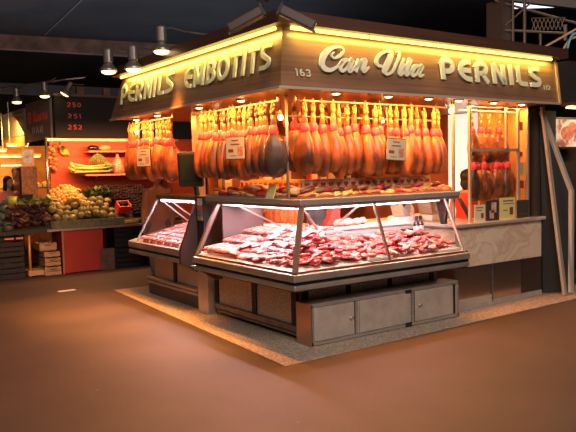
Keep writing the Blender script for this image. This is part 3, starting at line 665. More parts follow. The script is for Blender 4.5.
# price signs in front of the hams
def sign(label, c, w_, h_, rz, base, tilt=0):
    r = thing('price_sign', label, 'sign', c, rz)
    f = MB(); f.obox((0,0,0), (w_, .012, h_)); f.build('frame', BLACK, r)
    f = MB(); f.obox((0,-.007,0), (w_-.014, .004, h_-.014)); f.build('card', base, r)
    f = MB()
    f.obox((0,-.0095,h_*.33),(w_*.34,.002,h_*.05)); f.obox((0,-.0095,h_*.16),(w_*.46,.002,h_*.05)); f.obox((-w_*.22,-.0095,-.12*h_),(w_*.26,.002,h_*.14)); f.obox((-w_*.1,-.0095,-.34*h_),(w_*.3,.002,h_*.03)); f.build('print', BROWNINK, r)
    f = MB(); f.obox((w_*.26,-.0095,-.15*h_),(w_*.26,.002,h_*.40)); f.build('red_stamp', mat('red_stamp', (.45,.10,.06), .6, var=(.7,.4,.25), vscale=60), r)
    f = MB(); f.tube([(-w_*.4,0,h_*.5),(-w_*.4,.05,h_*.5+.3)], .003, 5); f.tube([(w_*.4,0,h_*.5),(w_*.4,.05,h_*.5+.3)], .003, 5); f.build('cord', ROPE, r)
    r.rotation_euler = (0, math.radians(tilt), rz); return r
CR2 = mat('cream_card', (.66, .60, .40), .6)
sign('cream price sign with red stamp hanging before the right ham row', (1.18, .12, 1.775), .24, .22, math.radians(-8), CR2, 4)
sign('cream price sign hanging before the dark hams left of the corner', (-.22, .86, 1.82), .22, .22, math.radians(-62), CR2, 0)
sign('cream price sign hanging before the far row of hams', (-.26, 2.94, 1.785), .21, .22, math.radians(-60), CR2, 0)
# scale display on the pillar
sd = thing('scale_display', 'black square scale display mounted on the black pillar', 'scale', (-.02, 2.13, 1.33))
f = MB(); f.obox((-.06, -.05, .30), (.06, .30, .40), rz=math.radians(42), ry=math.radians(-6)); f.build('housing', mat('black_matte_case', (.012, .013, .013), .6, var=(.025, .027, .025), vscale=12), sd, bevel=.03)
f = MB(); f.tube([(.03,-.02,0),(.02,0,.14)], .03, 10); f.build('bracket', BLACK, sd)
f = MB(); f.obox((-.084, -.073, .31), (.008, .24, .30), rz=math.radians(42), ry=math.radians(-6)); f.build('screen', mat('dark_screen', (.02, .03, .025), .2), sd)

# ================================================================ MEAT IN THE CASES
PINK = mat('pink_vacuum_pack', (.64, .05, .055), .3, var=(.84, .27, .27), vscale=22, rand=.22, coat=.3, contrast=(.42,.72), bump=.5, bscale=30)
REDM = mat('red_meat', (.46, .025, .025), .35, var=(.72, .18, .14), vscale=18, rand=.3, coat=.25, bump=.5, bscale=30, contrast=(.45,.75))
DKRED = mat('dark_red_meat', (.24, .025, .02), .35, var=(.55, .13, .09), vscale=16, rand=.3, coat=.4, bump=.4, bscale=30)
FATW = mat('white_fat', (.82, .66, .58), .4, rand=.1)
LABELW = mat('white_label', (.85, .82, .8), .5)
def pack_mesh(f, a, b, h, seed, jit=.25):
    n = 14; rings = []
    for (s_, z) in ((.80, 0), (1.0, h*.3), (.96, h*.75), (.7, h), (.3, h*1.08)):
        rings.append([Vector((a*s_*math.copysign(abs(math.cos(t))**.6, math.cos(t))*(1+jit*noise.noise(Vector((math.cos(t)*1.3, math.sin(t)*1.3, seed)))),
                              b*s_*math.copysign(abs(math.sin(t))**.6, math.sin(t))*(1+jit*noise.noise(Vector((math.cos(t)*1.3+5, math.sin(t)*1.3, seed)))), z)) for t in [2*PI*k/n for k in range(n)]])
    f.rings(rings)
def make_pack(name, label, cat, group, m, a, b, h, seed, extra=None):
    r = thing(name, label, cat, (0,0,0), 0, group)
    f = MB(); pack_mesh(f, a, b, h, seed); f.build('meat', m, r, smooth=True)
    if extra == 'label':
        f = MB(); f.box(-a*.4, -b*.35, h*1.04, a*.35, b*.4, h*1.13); f.build('label_tag', LABELW, r)
    if extra == 'fat':
        f = MB(); f.prism([(-a*.8,b*.35,0),(a*.8,b*.55,0),(a*.75,b*.85,0),(-a*.8,b*.7,0)], (0,0,h*.5), (0,0,h*1.08)); f.build('fat_edge', FATW, r)
    return r
G1 = 'pink packs of cured meat in the left wing'; L1 = 'pink vacuum pack of cured meat in the left wing of the corner case'
G2 = 'bacon slabs at the end of the left wing'; L2 = 'long striped bacon slab at the far end of the left wing'
G3 = 'packs of meat in the pile at the corner'; L3 = 'pink and red meat pack in the tall pile behind the corner glass post'
G4 = 'dark red cuts in the right wing'; L4 = 'dark red meat cut beside the middle glass post of the right wing'
G5 = 'red cuts in the end pane of the right wing'; L5 = 'small red meat cut in the end pane of the right wing'
P1 = [make_pack('meat_pack', L1, 'meat', G1, PINK, .075, .05, .022, 1, 'label'), make_pack('meat_pack', L1, 'meat', G1, PINK, .07, .055, .026, 2), make_pack('meat_pack', L1, 'meat', G1, REDM, .08, .045, .03, 3, 'fat')]
P4 = [make_pack('meat_cut', L4, 'meat', G4, DKRED, .075, .045, .035, 4, 'fat'), make_pack('meat_cut', L4, 'meat', G4, REDM, .06, .05, .04, 5)]
P2 = [make_pack('bacon_slab', L2, 'bacon', G2, PINK, .15, .04, .035, 6, 'fat'), make_pack('bacon_slab', L2, 'bacon', G2, REDM, .15, .035, .03, 7, 'fat')]
used = set()
def put(protos, x, y, z, rz, label, group, s=1, tilt=.25):
    src = rnd.choice(protos); rot = (rnd.uniform(-tilt,tilt), rnd.uniform(-tilt,tilt)-.12, rz)
    if src.name not in used:
        used.add(src.name); src.location = (x,y,z); src.rotation_euler = rot; src.scale = (s,s,s); src['label'] = label; src['group'] = group; return src
    return dup(src, (x,y,z), rot, label, group, s)
# bacon strips, far end of the left wing
for r_ in range(3):
    for k in range(6):
        x = -.12 + r_*.26; y = 1.08 + k*.09 + r_*.02
        if y < 1.62: put(P2, x+.02, y, deckz(x, 5)+.02+.05*(x+.2), rnd.uniform(-.05,.05)-.05, L2, G2, .95, .04)
# left wing packs
for iy in range(9):
    for ix in range(8):
        x = -.18 + ix*.104 + rnd.uniform(-.02,.02); y = .28 + iy*.09 + rnd.uniform(-.02,.02)
        put(P1, x, y, deckz(x, 5)+.012+rnd.uniform(0,.03)+.07*(x+.2), rnd.uniform(-.6,.9), L1, G1, rnd.uniform(.72,.95))
# corner pile and right wing (to x .45)
for k in range(120):
    x = rnd.uniform(-.17, .50); y = rnd.uniform(-.06, .42)
    h = .16*math.exp(-((x-.22)**2+(y-.26)**2)/.06)
    put(P1, x, y, deckz(x, y)+.01+h*rnd.uniform(.3,1), rnd.uniform(-3,3), L3, G3, rnd.uniform(.65,.9), .45)
for ix in range(9):
    for iy in range(6):
        x = .50 + ix*.048 + rnd.uniform(-.02,.02); y = -.05 + iy*.09 + rnd.uniform(-.02,.02)
        if (ix+iy) % 2 == 0 or iy > 3: put(P4, x, y, deckz(5, y)+.01+rnd.uniform(0,.03), rnd.uniform(-1,1), L4, G4, rnd.uniform(.7,.9), .3)
for ix in range(14):
    for iy in range(6):
        x = .93 + ix*.066 + rnd.uniform(-.02,.02); y = -.05 + iy*.09 + rnd.uniform(-.02,.02)
        put(P4, x, y, deckz(5, y)+.01+rnd.uniform(0,.05), rnd.uniform(-2,2), L5, G5, rnd.uniform(.6,.85), .4)
# white price tickets in the left wing
tk = None
for (x, y) in ((.02,.72),(.30,.62),(.33,.95),(.05,.42),(.45,.38),(-.08,.95),(.42,.78),(.18,.84),(.15,.25)):
    if tk is None:
        tk = thing('price_ticket', 'white price ticket lying on the pink packs of the left wing', 'ticket', (0,0,0), 0, 'price tickets among the packs')
        f = MB(); f.box(-.055,-.04,0,.055,.04,.004); f.build('card', LABELW, tk)
        f = MB(); f.box(-.035,-.02,.004,.03,-.01,.005); f.box(-.035,.008,.004,.035,.016,.005); f.build('print', mat('pink_ink', (.6,.2,.2), .6), tk)
        tk.location = (x, y, deckz(x,5)+.085); tk.rotation_euler = (0,-.3,.4)
    else: dup(tk, (x, y, deckz(x, 5 if y > .4 else y)+.095+.05*x+(.08 if y < .3 else 0)), (rnd.uniform(-.1,.1), -.35, rnd.uniform(-.3,.8)))
f = MB(); f.box(.60, -.115, .735, .90, -.07, .765); tag(f.build('tray', WHITE, bevel=.005), 'flat white tray edge at the front beside the middle glass post', 'tray')
f = MB(); f.box(.93, .13, .80, 1.45, .42, .83); f.box(.93,.13,.83,.95,.42,.86); f.box(1.43,.13,.83,1.45,.42,.86); tag(f.build('tray', mat('red_tray', (.6,.03,.03), .4), bevel=.004), 'red plastic tray under the small cuts in the end pane', 'tray')
f = MB(); f.box(1.55, -.11, .735, 1.86, -.03, .757); tag(f.build('tray', LABELW, bevel=.004), 'white tray at the right front end of the case', 'tray')
# case 2 packs
G6 = 'meat packs in the smaller case'; L6 = 'pale pink meat pack in a row inside the smaller far case'
for iy in range(9):
    for ix in range(4):
        x = -.08 + ix*.155; y = 2.30 + iy*.12
        put(P2 if ix != 1 else P1, x, y, .735+(x+.2)*.24+.02, rnd.uniform(-.1,.1), L6, G6, .8, .06)
for k in range(5):
    f = MB(); f.obox((-.135, 2.42+k*.20, .775), (.012, .15, .10), ry=.45); o = f.build('carton', mat('brown_red_carton', (.28,.07,.05), .5, var=(.6,.3,.2), vscale=9), loc=(-.135, 2.42+k*.20, .73)); tag(o, 'red brown packet standing along the front glass of the smaller case', 'packet', 'packets at the front of the smaller case')

# ---- things on the service ledge and worktops
wt = thing('worktop', 'back worktop behind the case carrying slicers', 'worktop', (1.5, 1.25, 0))
f = MB(); f.box(-.5, -.15, .90, 1.3, .30, .965); f.box(.45, -.55, .90, 1.3, -.15, .965); f.build('top', mat('worktop_white', (.7,.62,.58), .4), wt)
f = MB(); f.box(-.48, -.12, 0, 1.28, .28, .90); f.build('body', mat('worktop_body', (.25,.17,.13), .6), wt)
def slicer(label, loc, s, rz):
    r = thing('meat_slicer', label, 'slicer', loc, rz); r.scale = (s,s,s)
    f = MB(); f.prism([(-.26,0,0),(.26,0,0),(.26,0,.06),(.18,0,.10),(-.22,0,.10),(-.26,0,.07)], (0,-.16,0), (0,.16,0)); f.build('base', WHITE, r, bevel=.02)
    f = MB(); f.prism([(-.02,0,.10),(.22,0,.10),(.22,0,.20),(.12,0,.30),(.02,0,.32),(-.04,0,.22)], (0,-.02,0), (0,.12,0)); f.build('motor_housing', WHITE, r, bevel=.02)
    f = MB(); f.lathe([(.12,-.03),(.13,-.035),(.03,-.05)], (-.03,0,.22), 24, 'Y'); f.build('blade', STEEL, r, smooth=False)
    f = MB(); f.hexa([(-.24,-.16,.10),(-.06,-.16,.10),(-.06,.05,.10),(-.24,.05,.10)], [(-.30,-.16,.26),(-.28,-.16,.27),(-.28,.05,.27),(-.30,.05,.26)]); f.build('carriage', STEEL, r)
    f = MB(); f.tube([(-.22,-.1,.2),(-.10,-.1,.33)], .02, 8); f.build('handle', BLACK, r); return r
slicer('white meat slicer seen through the right pane beside the bottles', (2.03, .85, .967), .75, math.radians(8))
slicer('second white meat slicer at the far right end of the ledge', (2.46, .86, .967), .8, math.radians(15))
def bottle(label, loc, h=.21, m=BLACK, lab=PINK):
    r = thing('bottle', label, 'bottle', loc)
    f = MB(); f.lathe([(.030,0),(.034,.01),(.034,h*.62),(.014,h*.78),(.013,h*.93),(.017,h*.94),(.017,h)], n=14); f.build('body', m, r, smooth=True)
    f = MB(); f.lathe([(.0345,h*.14),(.0352,h*.15),(.0352,h*.52),(.0345,h*.53)], n=14); f.build('paper_label', lab, r, smooth=True)
    f = MB(); f.lathe([(.018,h*.86),(.019,h*.87),(.019,h+.006),(.01,h+.01)], n=12); f.build('cap', BLACKM, r); return r
DB = mat('dark_bottle_glass', (.03,.015,.012), .12, coat=.6); PL = mat('pale_pink_label', (.8,.5,.48), .5)
bottle('left dark bottle with a pale pink label at the back of the meat', (1.71, .36, .855), .21, DB, PL)
bottle('right dark bottle with a pale pink label at the back of the meat', (1.785, .375, .855), .21, DB, PL)
f = MB(); f.box(1.55,.36,.85,1.66,.44,.94); tag(f.build('box', BLACKM, bevel=.006), 'small black box standing left of the two bottles', 'box')
# black bag, red cloth, wrapped pieces on the ledge
f = MB(); f.ell((.74,.86,1.10), (.10,.09,.12), 14, 9, jit=.35, seed=3); tag(f.build('bag', BLACKM, smooth=True), 'crumpled black bag on the ledge behind the corner', 'bag')
f = MB(); f.hexa([(.86,.84,.99),(1.06,.84,.99),(1.06,.97,.99),(.86,.97,.99)], [(1.00,.86,1.24),(1.08,.86,1.25),(1.08,.95,1.25),(1.00,.95,1.24)]); tag(f.build('cloth', mat('red_cloth', (.75,.04,.03), .6, bump=.5, bscale=12), bevel=.02), 'bright red draped cloth beside the black bag', 'cloth')
wr = None
for i, (x, y) in enumerate(((.95,.74),(1.04,.72),(1.12,.78),(1.20,.74),(1.30,.78))):
    lb = 'pale wrapped meat piece on the white ledge below the red cloth'
    if wr is None:
        f = MB(); f.ell((0,0,.035), (.06,.05,.038), 12, 7, jit=.3, seed=5); wr = tag(f.build('wrapped_piece', mat('pale_wrap', (.8,.5,.42), .3, rand=.15, coat=.5), smooth=True), lb, 'meat', 'wrapped pieces on the ledge'); wr.location = (x,y,.992)
    else: dup(wr, (x,y,.992), (0,0,i*1.3))
# chorizo bundles standing at the back of the left wing
CH = mat('orange_sausage', (.72,.22,.05), .4, var=(.55,.10,.03), vscale=14, rand=.2, coat=.3)
so = None
for i in range(18):
    y = 1.32+i*.075 if i < 9 else 2.50+(i-9)*.075; zz = .99 if y < 1.66 else .966
    lb = 'orange sausage standing in the row behind the left wing'
    if so is None:
        so = thing('sausage', lb, 'sausage', (.84,y,zz), 0, 'orange sausages behind the left wing')
        f = MB(); f.lathe([(.008,0),(.03,.012),(.034,.05),(.033,.14),(.028,.175),(.008,.19)], n=12); f.build('casing', CH, so, smooth=True)
        f = MB(); f.tube([(0,0,.185),(.01,0,.205),(0,0,.22)], .003, 5); f.build('string', ROPE, so)
    else: dup(so, (.84+rnd.uniform(-.01,.01), y, zz), (0,0,rnd.uniform(0,3)))
f = MB(); f.box(.70, 1.68, .90, .99, 3.2, .965); f.box(.72,1.7,0,.97,3.15,.90); tag(f.build('side_worktop', mat('worktop_body', (.25,.17,.13), .6)), 'back worktop behind the left wing carrying orange sausages', 'worktop')

# ================================================================ TOP DISPLAY ON THE LID
TG = 'packs on top of the right wing'; TL = 'orange lit meat pack lying on top of the right wing lid'
OM = mat('orange_meat', (.62,.22,.08), .35, var=(.35,.06,.03), vscale=14, rand=.3, coat=.5, bump=.4, bscale=30)
YM = mat('yellow_pack', (.78,.50,.16), .4, var=(.6,.28,.08), vscale=10, rand=.2, coat=.4)
P7 = [make_pack('meat_pack', TL, 'meat', TG, OM, .085, .06, .04, 11, 'fat'), make_pack('meat_pack', TL, 'meat', TG, YM, .08, .06, .035, 12, 'label'), make_pack('meat_pack', TL, 'meat', TG, REDM, .07, .055, .045, 13)]
for k in range(2):
    for i in range(17):
        put(P7, .16+i*.115+rnd.uniform(-.02,.02), .25+k*.15+rnd.uniform(-.02,.02), 1.335+k*.045, rnd.uniform(-.8,.8), TL, TG, rnd.uniform(.85,1.15), .25)
TG2 = 'packs on top of the left wing'; TL2 = 'meat pack lying on top of the left wing lid'
for k in range(2):
    for i in range(12):
        put(P7, .09+k*.16+rnd.uniform(-.02,.02), .50+i*.112+rnd.uniform(-.02,.02), 1.335+k*.045, 1.57+rnd.uniform(-.8,.8), TL2, TG2, rnd.uniform(.85,1.15), .25)
r = thing('meat_slab', 'large raw red ham slab on top of the left wing lid', 'meat', (.10, 1.02, 1.37)); f = MB(); f.ell((0,0,.04), (.10,.17,.055), 14, 8, jit=.35, seed=9); f.build('meat', mat('bright_red_meat', (.72,.06,.035), .3, var=(.85,.4,.28), vscale=10, coat=.5, contrast=(.45,.7)), r, smooth=True)
f = MB(); f.tube([(-.05,-.15,.05),(-.08,0,.075),(-.05,.15,.05)], .014, 6); f.build('fat_edge', FATW, r, smooth=True)
r = thing('price_card', 'yellow slanted price card on top of the left wing near the corner', 'card', (.02, .62, 1.335)); f = MB(); f.obox((0,0,.06),(.012,.13,.15), ry=.35); f.build('sheet', YELP, r); f = MB(); f.obox((-.007,-.02,.035),(.004,.05,.035), ry=.35); f.build('red_mark', RED, r)
# row of standing heart-printed packs at the back of the lid
HP = mat('cream_pack', (.78,.62,.38), .5, rand=.1); HR = mat('heart_red', (.55,.05,.03), .5, rand=.3)
hp = None; HG = 'standing packs with dark red hearts along the back of the lid'; HL = 'cream pack with a dark red heart standing at the back of the lid'
def heart(f, cx, cz, s, y0, y1):
    pts = []
    for k in range(18):
        t = 2*PI*k/18; pts.append((cx + s*16*math.sin(t)**3/17, 0, cz + s*(13*math.cos(t)-5*math.cos(2*t)-2*math.cos(3*t)-math.cos(4*t))/17))
    f.prism(pts, (0,y0,0), (0,y1,0))
def put_heart(loc, rz):
    global hp
    if hp is None:
        hp = thing('heart_pack', HL, 'packet', loc, rz, HG)
        f = MB(); f.box(-.048,-.012,0,.048,.012,.125); f.build('pack', HP, hp, bevel=.004)
        f = MB(); heart(f, 0, .07, .034, -.0145, -.0115); f.build('heart', HR, hp)
    else: dup(hp, loc, (0,0,rz))
for i in range(18): put_heart((.34+i*.098, .485, 1.375), rnd.uniform(-.05,.05))
for i in range(13): put_heart((.405, .62+i*.095, 1.375), math.radians(-90)+rnd.uniform(-.05,.05))
# shelving inside the stall with amber jars, cartons and bulbs
def shelf_unit(label, x0, x1, y0, y1, zs, cat='shelf'):
    r = thing('wall_shelf', label, cat, ((x0+x1)/2, (y0+y1)/2, zs[0])); o_ = Vector(((x0+x1)/2, (y0+y1)/2, zs[0]))
    for z in zs: f = MB(); f.box(x0-o_.x, y0-o_.y, z-o_.z, x1-o_.x, y1-o_.y, z-o_.z+.03); f.build('board', mat('shelf_wood', (.4,.22,.1), .5), r)
    for (x, y) in ((x0,y0),(x1-.03,y0)): f = MB(); f.box(x-o_.x, y-o_.y, 0, x-o_.x+.03, y-o_.y+.03, zs[-1]-zs[0]+.03); f.build('upright', STEEL_D, r)
    return r
shelf_unit('wooden wall shelves at the back of the stall', .95, 3.4, 3.15, 3.44, (1.0, 1.35, 1.7, 2.05))
SG = 'cartons on the back shelves'; sbx = None
CT = [mat('carton_red', (.55,.08,.04), .5, rand=.3), mat('carton_amber', (.7,.4,.12), .5, rand=.3), mat('carton_dark', (.10,.05,.03), .5, rand=.3)]
protos = []
for m_ in CT:
    r = thing('carton', 'carton standing on the back shelves of the stall', 'carton', (0,0,0), 0, SG); f = MB(); f.box(-.07,-.06,0,.07,.06,.2); f.build('body', m_, r, bevel=.005); f = MB(); f.box(-.045,-.0615,.06,.045,-.0602,.14); f.build('front_print', CREAMP, r); protos.append(r)
k = 0
for z in (1.03,1.38,1.73):
    for i in range(14):
        if rnd.random() < .2: continue
        loc = (1.05+i*.165, 3.27, z)
        if k < 3: protos[k].location = loc
        else: dup(rnd.choice(protos), loc, (0,0,rnd.uniform(-.1,.1)), None, None, rnd.uniform(.8,1.15))
        k += 1
# hanging sausage strings deep in the stall
SS = 'string of dark sausages hanging deep inside the stall'; ssx = None
for i in range(14):
    loc = (.7+ (i%7)*.33, 1.5+(i//7)*.75, 2.29)
    if ssx is None:
        ssx = thing('sausage_string', SS, 'sausages', loc, 0, 'sausage strings inside the stall')
        f = MB(); f.tube([(0,0,0),(0,0,-.62)], .004, 5); f.build('string', ROPE, ssx)
        for q in range(5): f = MB(); f.ell((.02*(-1)**q, 0, -.10-q*.12), (.024,.024,.06), 8, 6); f.build('sausage', mat('dark_sausage', (.35,.07,.03), .4, rand=.3), ssx, smooth=True)
    else: dup(ssx, loc, (0,0,i*.9))
# pendant bulbs
pb = None
for loc in ((.10,.55,2.12),(-.16,3.35,2.14),(.9,.75,2.14),(1.6,.75,2.14),(2.0,.12,2.2),(.45,2.4,2.1)):
    if pb is None:
        pb = thing('pendant_bulb', 'glowing amber bulb hanging under the canopy among the hams', 'bulb', loc, 0, 'amber bulbs under the canopy')
        f = MB(); f.tube([(0,0,.03),(0,0,.15)], .004, 5); f.build('flex', BLACK, pb)
        f = MB(); f.lathe([(.014,.0),(.016,.03),(.012,.045)], n=10); f.build('socket', STEEL, pb)
        f = MB(); f.ell((0,0,-.022), (.026,.026,.03), 12, 8); f.build('bulb', LAMP, pb, smooth=True)
    else: dup(pb, loc)
#@@PART3
# ================================================================ PEOPLE
SKIN = mat('skin', (.55, .30, .20), .5, var=(.48, .25, .17), vscale=6)
HAIR = mat('dark_hair', (.018, .012, .010), .5, bump=.6, bscale=60, stretch=(1, 1, .15))
def voxel(o, s):
    m = o.modifiers.new('remesh', 'REMESH'); m.mode = 'VOXEL'; m.voxel_size = s; m.use_smooth_shade = True
    sm = o.modifiers.new('smooth', 'SMOOTH'); sm.iterations = 3; sm.factor = .5
def limb(f, pts, rr, n=12):
    f.tube(pts, rr, n)
    for p, r_ in ((pts[0], rr[0]), (pts[-1], rr[-1])): f.ell(p, (r_,)*3, n, 8)
    for p, r_ in list(zip(pts, rr))[1:-1]: f.ell(p, (r_*.99,)*3, n, 8)
def hand(f, wrist, d, side, s=1.0):
    """palm plus four fingers and a thumb, d = pointing direction, side = direction of the thumb"""
    w_ = Vector(wrist); d = Vector(d).normalized(); sd = Vector(side); sd = (sd - d*sd.dot(d)).normalized(); nrm = d.cross(sd)
    f.rings([[w_+d*t*s+sd*a*s*hw+nrm*b*s*.013 for a, b in ((-1,-1),(1,-1),(1,1),(-1,1))] for t, hw in ((0,.024),(.04,.038),(.09,.040))])
    for k, ln in enumerate((.070,.080,.074,.058)):
        o_ = w_+d*.085*s+sd*(.030-.020*k)*s
        f.tube([o_, o_+d*ln*.5*s-nrm*.006*s, o_+d*ln*.85*s-nrm*.026*s, o_+d*ln*.95*s-nrm*.045*s], [.0095*s,.009*s,.0085*s,.007*s], 7)
    o_ = w_+d*.03*s+sd*.025*s; f.tube([o_, o_+d*.03*s+sd*.025*s, o_+d*.062*s+sd*.032*s-nrm*.01*s], [.012*s,.011*s,.009*s], 7)
def person(label, loc, rz, H=1.62, shirt=None, legs=None, hair='bob', arms='down', coat=False, strap=None, lean=0.0, vox=.013, skin=SKIN):
    """faces local +y"""
    r = thing('person', label, 'person', loc, rz); k = H/1.62
    V_ = lambda x,y,z: Vector((x*k, (y+lean*max(0,z-.9))*k, z*k))
    f = MB()
    hc = V_(0,.02,1.50)
    f.ell(hc, (.072*k,.092*k,.112*k), 18, 14); f.ell(hc+Vector((0,.055*k,-.055*k)), (.045*k,.045*k,.05*k), 12, 8)
    f.ell(hc+Vector((0,.098*k,-.015*k)), (.013*k,.02*k,.022*k), 8, 6)
    for s_ in (-1,1): f.ell(hc+Vector((s_*.074*k,0,-.01*k)), (.012*k,.02*k,.03*k), 8, 6)
    f.ell(hc+Vector((0,.092*k,-.055*k)), (.024*k,.012*k,.008*k), 8, 6)
    limb(f, [V_(0,.0,1.30), V_(0,.01,1.43)], [.052*k,.048*k])
    f.rings([[V_(a*math.cos(t), b*math.sin(t), z) for t in [2*PI*q/18 for q in range(18)]] for z, a, b in ((.80,.15,.10),(.88,.165,.115),(.98,.135,.095),(1.08,.125,.09),(1.20,.15,.10),(1.28,.16,.09),(1.33,.12,.07),(1.36,.05,.05))])
    for s_ in (-1,1):
        limb(f, [V_(s_*.085,0,.84), V_(s_*.09,.015,.46), V_(s_*.09,-.01,.09)], [.085*k,.055*k,.038*k])
        f.ell(V_(s_*.09,.05,.035), (.042*k,.115*k,.035*k), 12, 8)
        if arms == 'down' : A = [V_(s_*.165,0,1.29), V_(s_*.21,-.01,1.03), V_(s_*.21,.06,.80)]; dd = (s_*.05,.15,-1)
        elif arms == 'forward': A = [V_(s_*.165,0,1.29), V_(s_*.20,.05,1.05), V_(s_*.13,.26,1.03)]; dd = (-.2*s_,1,-.1)
        limb(f, A, [.045*k,.036*k,.026*k]); hand(f, A[2], dd, (-s_*.6,.5,.2), k)
    b = f.build('body', skin, r); voxel(b, vox)
    # face
    fm = MB()
    for s_ in (-1,1): fm.ell(hc+Vector((s_*.028*k,.086*k,.008*k)), (.010*k,.006*k,.006*k), 8, 6)
    fm.build('eyes', BLACK, r)
    fm = MB(); fm.ell(hc+Vector((0,.101*k,-.057*k)), (.020*k,.006*k,.006*k), 8, 6); fm.build('lips', mat('lips', (.45,.10,.08), .4), r)
    # hair
    f = MB(); f.ell(hc+Vector((0,-.022*k,.03*k)), (.086*k,.098*k,.105*k), 16, 12, jit=.08, seed=2)
    if hair == 'bob': f.ell(hc+Vector((0,-.055*k,-.05*k)), (.080*k,.055*k,.11*k), 14, 10, jit=.12, seed=4)
    if hair == 'long':
        f.ell(hc+Vector((0,-.06*k,-.10*k)), (.085*k,.05*k,.19*k), 14, 10, jit=.12, seed=4)
        for s_ in (-1,1): f.ell(hc+Vector((s_*.07*k,.0,-.08*k)), (.025*k,.04*k,.14*k), 10, 8, jit=.1, seed=5)
    h = f.build('hair', HAIR, r); voxel(h, vox)
    # clothes
    f = MB()
    rows = ((.80,.165,.118),(.88,.178,.13),(.98,.152,.112),(1.08,.142,.105),(1.20,.165,.115),(1.27,.172,.105),(1.315,.13,.085))
    if coat: rows = ((.52,.20,.16),)+rows
    f.rings([[V_(a*math.cos(t), b*math.sin(t), z) for t in [2*PI*q/20 for q in range(20)]] for z, a, b in rows])
    for s_ in (-1,1):
        if arms == 'down': A = [V_(s_*.165,0,1.28), V_(s_*.21,-.01,1.03), V_(s_*.21,.055,.83)]
        else: A = [V_(s_*.165,0,1.28), V_(s_*.20,.05,1.05), V_(s_*.145,.22,1.035)]
        if strap is None: limb(f, A, [.058*k,.048*k,.038*k])
    c = f.build('jacket' if coat else 'top', shirt, r); voxel(c, vox)
    f = MB()
    for s_ in (-1,1): limb(f, [V_(s_*.085,0,.84), V_(s_*.09,.015,.46), V_(s_*.09,-.01,.12)], [.102*k,.075*k,.062*k])
    c = f.build('trousers', legs, r); voxel(c, vox)
    f = MB()
    for s_ in (-1,1): f.ell(V_(s_*.09,.055,.04), (.052*k,.13*k,.045*k), 12, 8)
    f.build('shoes', BLACKM, r, smooth=True)
    if strap is not None:
        f = MB(); pts = [V_(-.11,.10,1.20), V_(-.12,.06,1.31), V_(-.11,-.06,1.31), V_(-.03,-.125,1.18), V_(.06,-.13,1.02), V_(.13,-.11,.90)]
        for a, b in zip(pts, pts[1:]): f.bar(a, b, .05*k, .014*k, (0,-1,.2))
        f.build('strap', strap, r)
        f = MB(); pts = [V_(.11,.10,1.20), V_(.12,.06,1.31), V_(.11,-.06,1.31), V_(.06,-.12,1.16)]
        for a, b in zip(pts, pts[1:]): f.bar(a, b, .04*k, .014*k, (0,-1,.2))
        f.build('strap', strap, r)
    return r
person('woman with short dark hair in a red top with black straps, behind the window opening', (3.25, .98, 0), math.radians(-65), 1.55, mat('red_top', (.70,.06,.05), .7), mat('tan_trousers', (.45,.28,.15), .7), 'bob', strap=BLACKM, vox=.010)
person('person in a tan jacket and grey trousers standing beyond the smaller case', (.80, 4.90, 0), math.radians(150), 1.66, mat('tan_jacket', (.50,.27,.19), .8, var=(.40,.21,.15), vscale=5), mat('grey_trousers', (.16,.14,.15), .8), 'bob', coat=True, vox=.014)
person('woman with long dark hair in a pink top among the orange stalls at far left', (-.47, 8.75, 0), math.radians(200), 1.60, mat('pink_top', (.75,.20,.18), .7), mat('dark_trousers', (.03,.03,.04), .8), 'long', vox=.016)
person('dark haired woman in a brown top leaning behind the pink clad woman', (-.08, 9.6, 0), math.radians(160), 1.78, mat('brown_top', (.30,.14,.09), .7), MATS['dark_trousers'], 'bob', arms='forward', lean=.25, vox=.016)

# ================================================================ FRUIT STALL
FY = 6.3
REDP = mat('red_counter_panel', (.42, .035, .02), .5, var=(.36, .03, .02), vscale=3)
fc = thing('fruit_counter', 'red panelled fruit counter with a metal edge on the far left', 'counter', (.1, FY, 0)); FO = Vector((.1,FY,0))
def fb(mb, name, m, parent=fc, O=None, **k):
    o = mb.build(name, m, None, **k); o.data.transform(Matrix.Translation(-(O or FO))); o.parent = parent; return o
f = MB(); f.box(-.24, FY, .01, .42, FY+.6, .70); fb(f, 'front_panel', REDP)
f = MB(); f.box(-.262, FY-.012, 0, -.238, FY+.02, .72); fb(f, 'corner_strip', mat('red_metal_strip', (.5,.3,.25), .4, .6))
f = MB(); f.box(-.5, FY-.05, .70, 1.9, FY+.62, .735); fb(f, 'edge_shelf', STEEL)
f = MB(); f.hexa([(-.5,FY+.05,.735),(1.9,FY+.05,.735),(1.9,FY+1.2,.735),(-.5,FY+1.2,.735)], [(-.5,FY+.05,.80),(1.9,FY+.05,.80),(1.9,FY+1.2,1.22),(-.5,FY+1.2,1.22)]); fb(f, 'sloped_bed', mat('dark_bed', (.05,.045,.03), .8))
GREYG = mat('weathered_board', (.20,.20,.12), .8, var=(.10,.11,.07), vscale=14)
f = MB(); f.box(-.42, FY-.02, .74, .80, FY+.03, .86); tag(f.build('front_board', GREYG), 'weathered grey green board holding back the artichokes', 'board')
f = MB(); f.box(.82, FY-.03, .76, 1.05, FY+.02, .80); tag(f.build('ticket_strip', mat('ticket_yellow', (.8,.5,.12), .5)), 'small yellow ticket strip at the edge right of the artichokes', 'ticket')
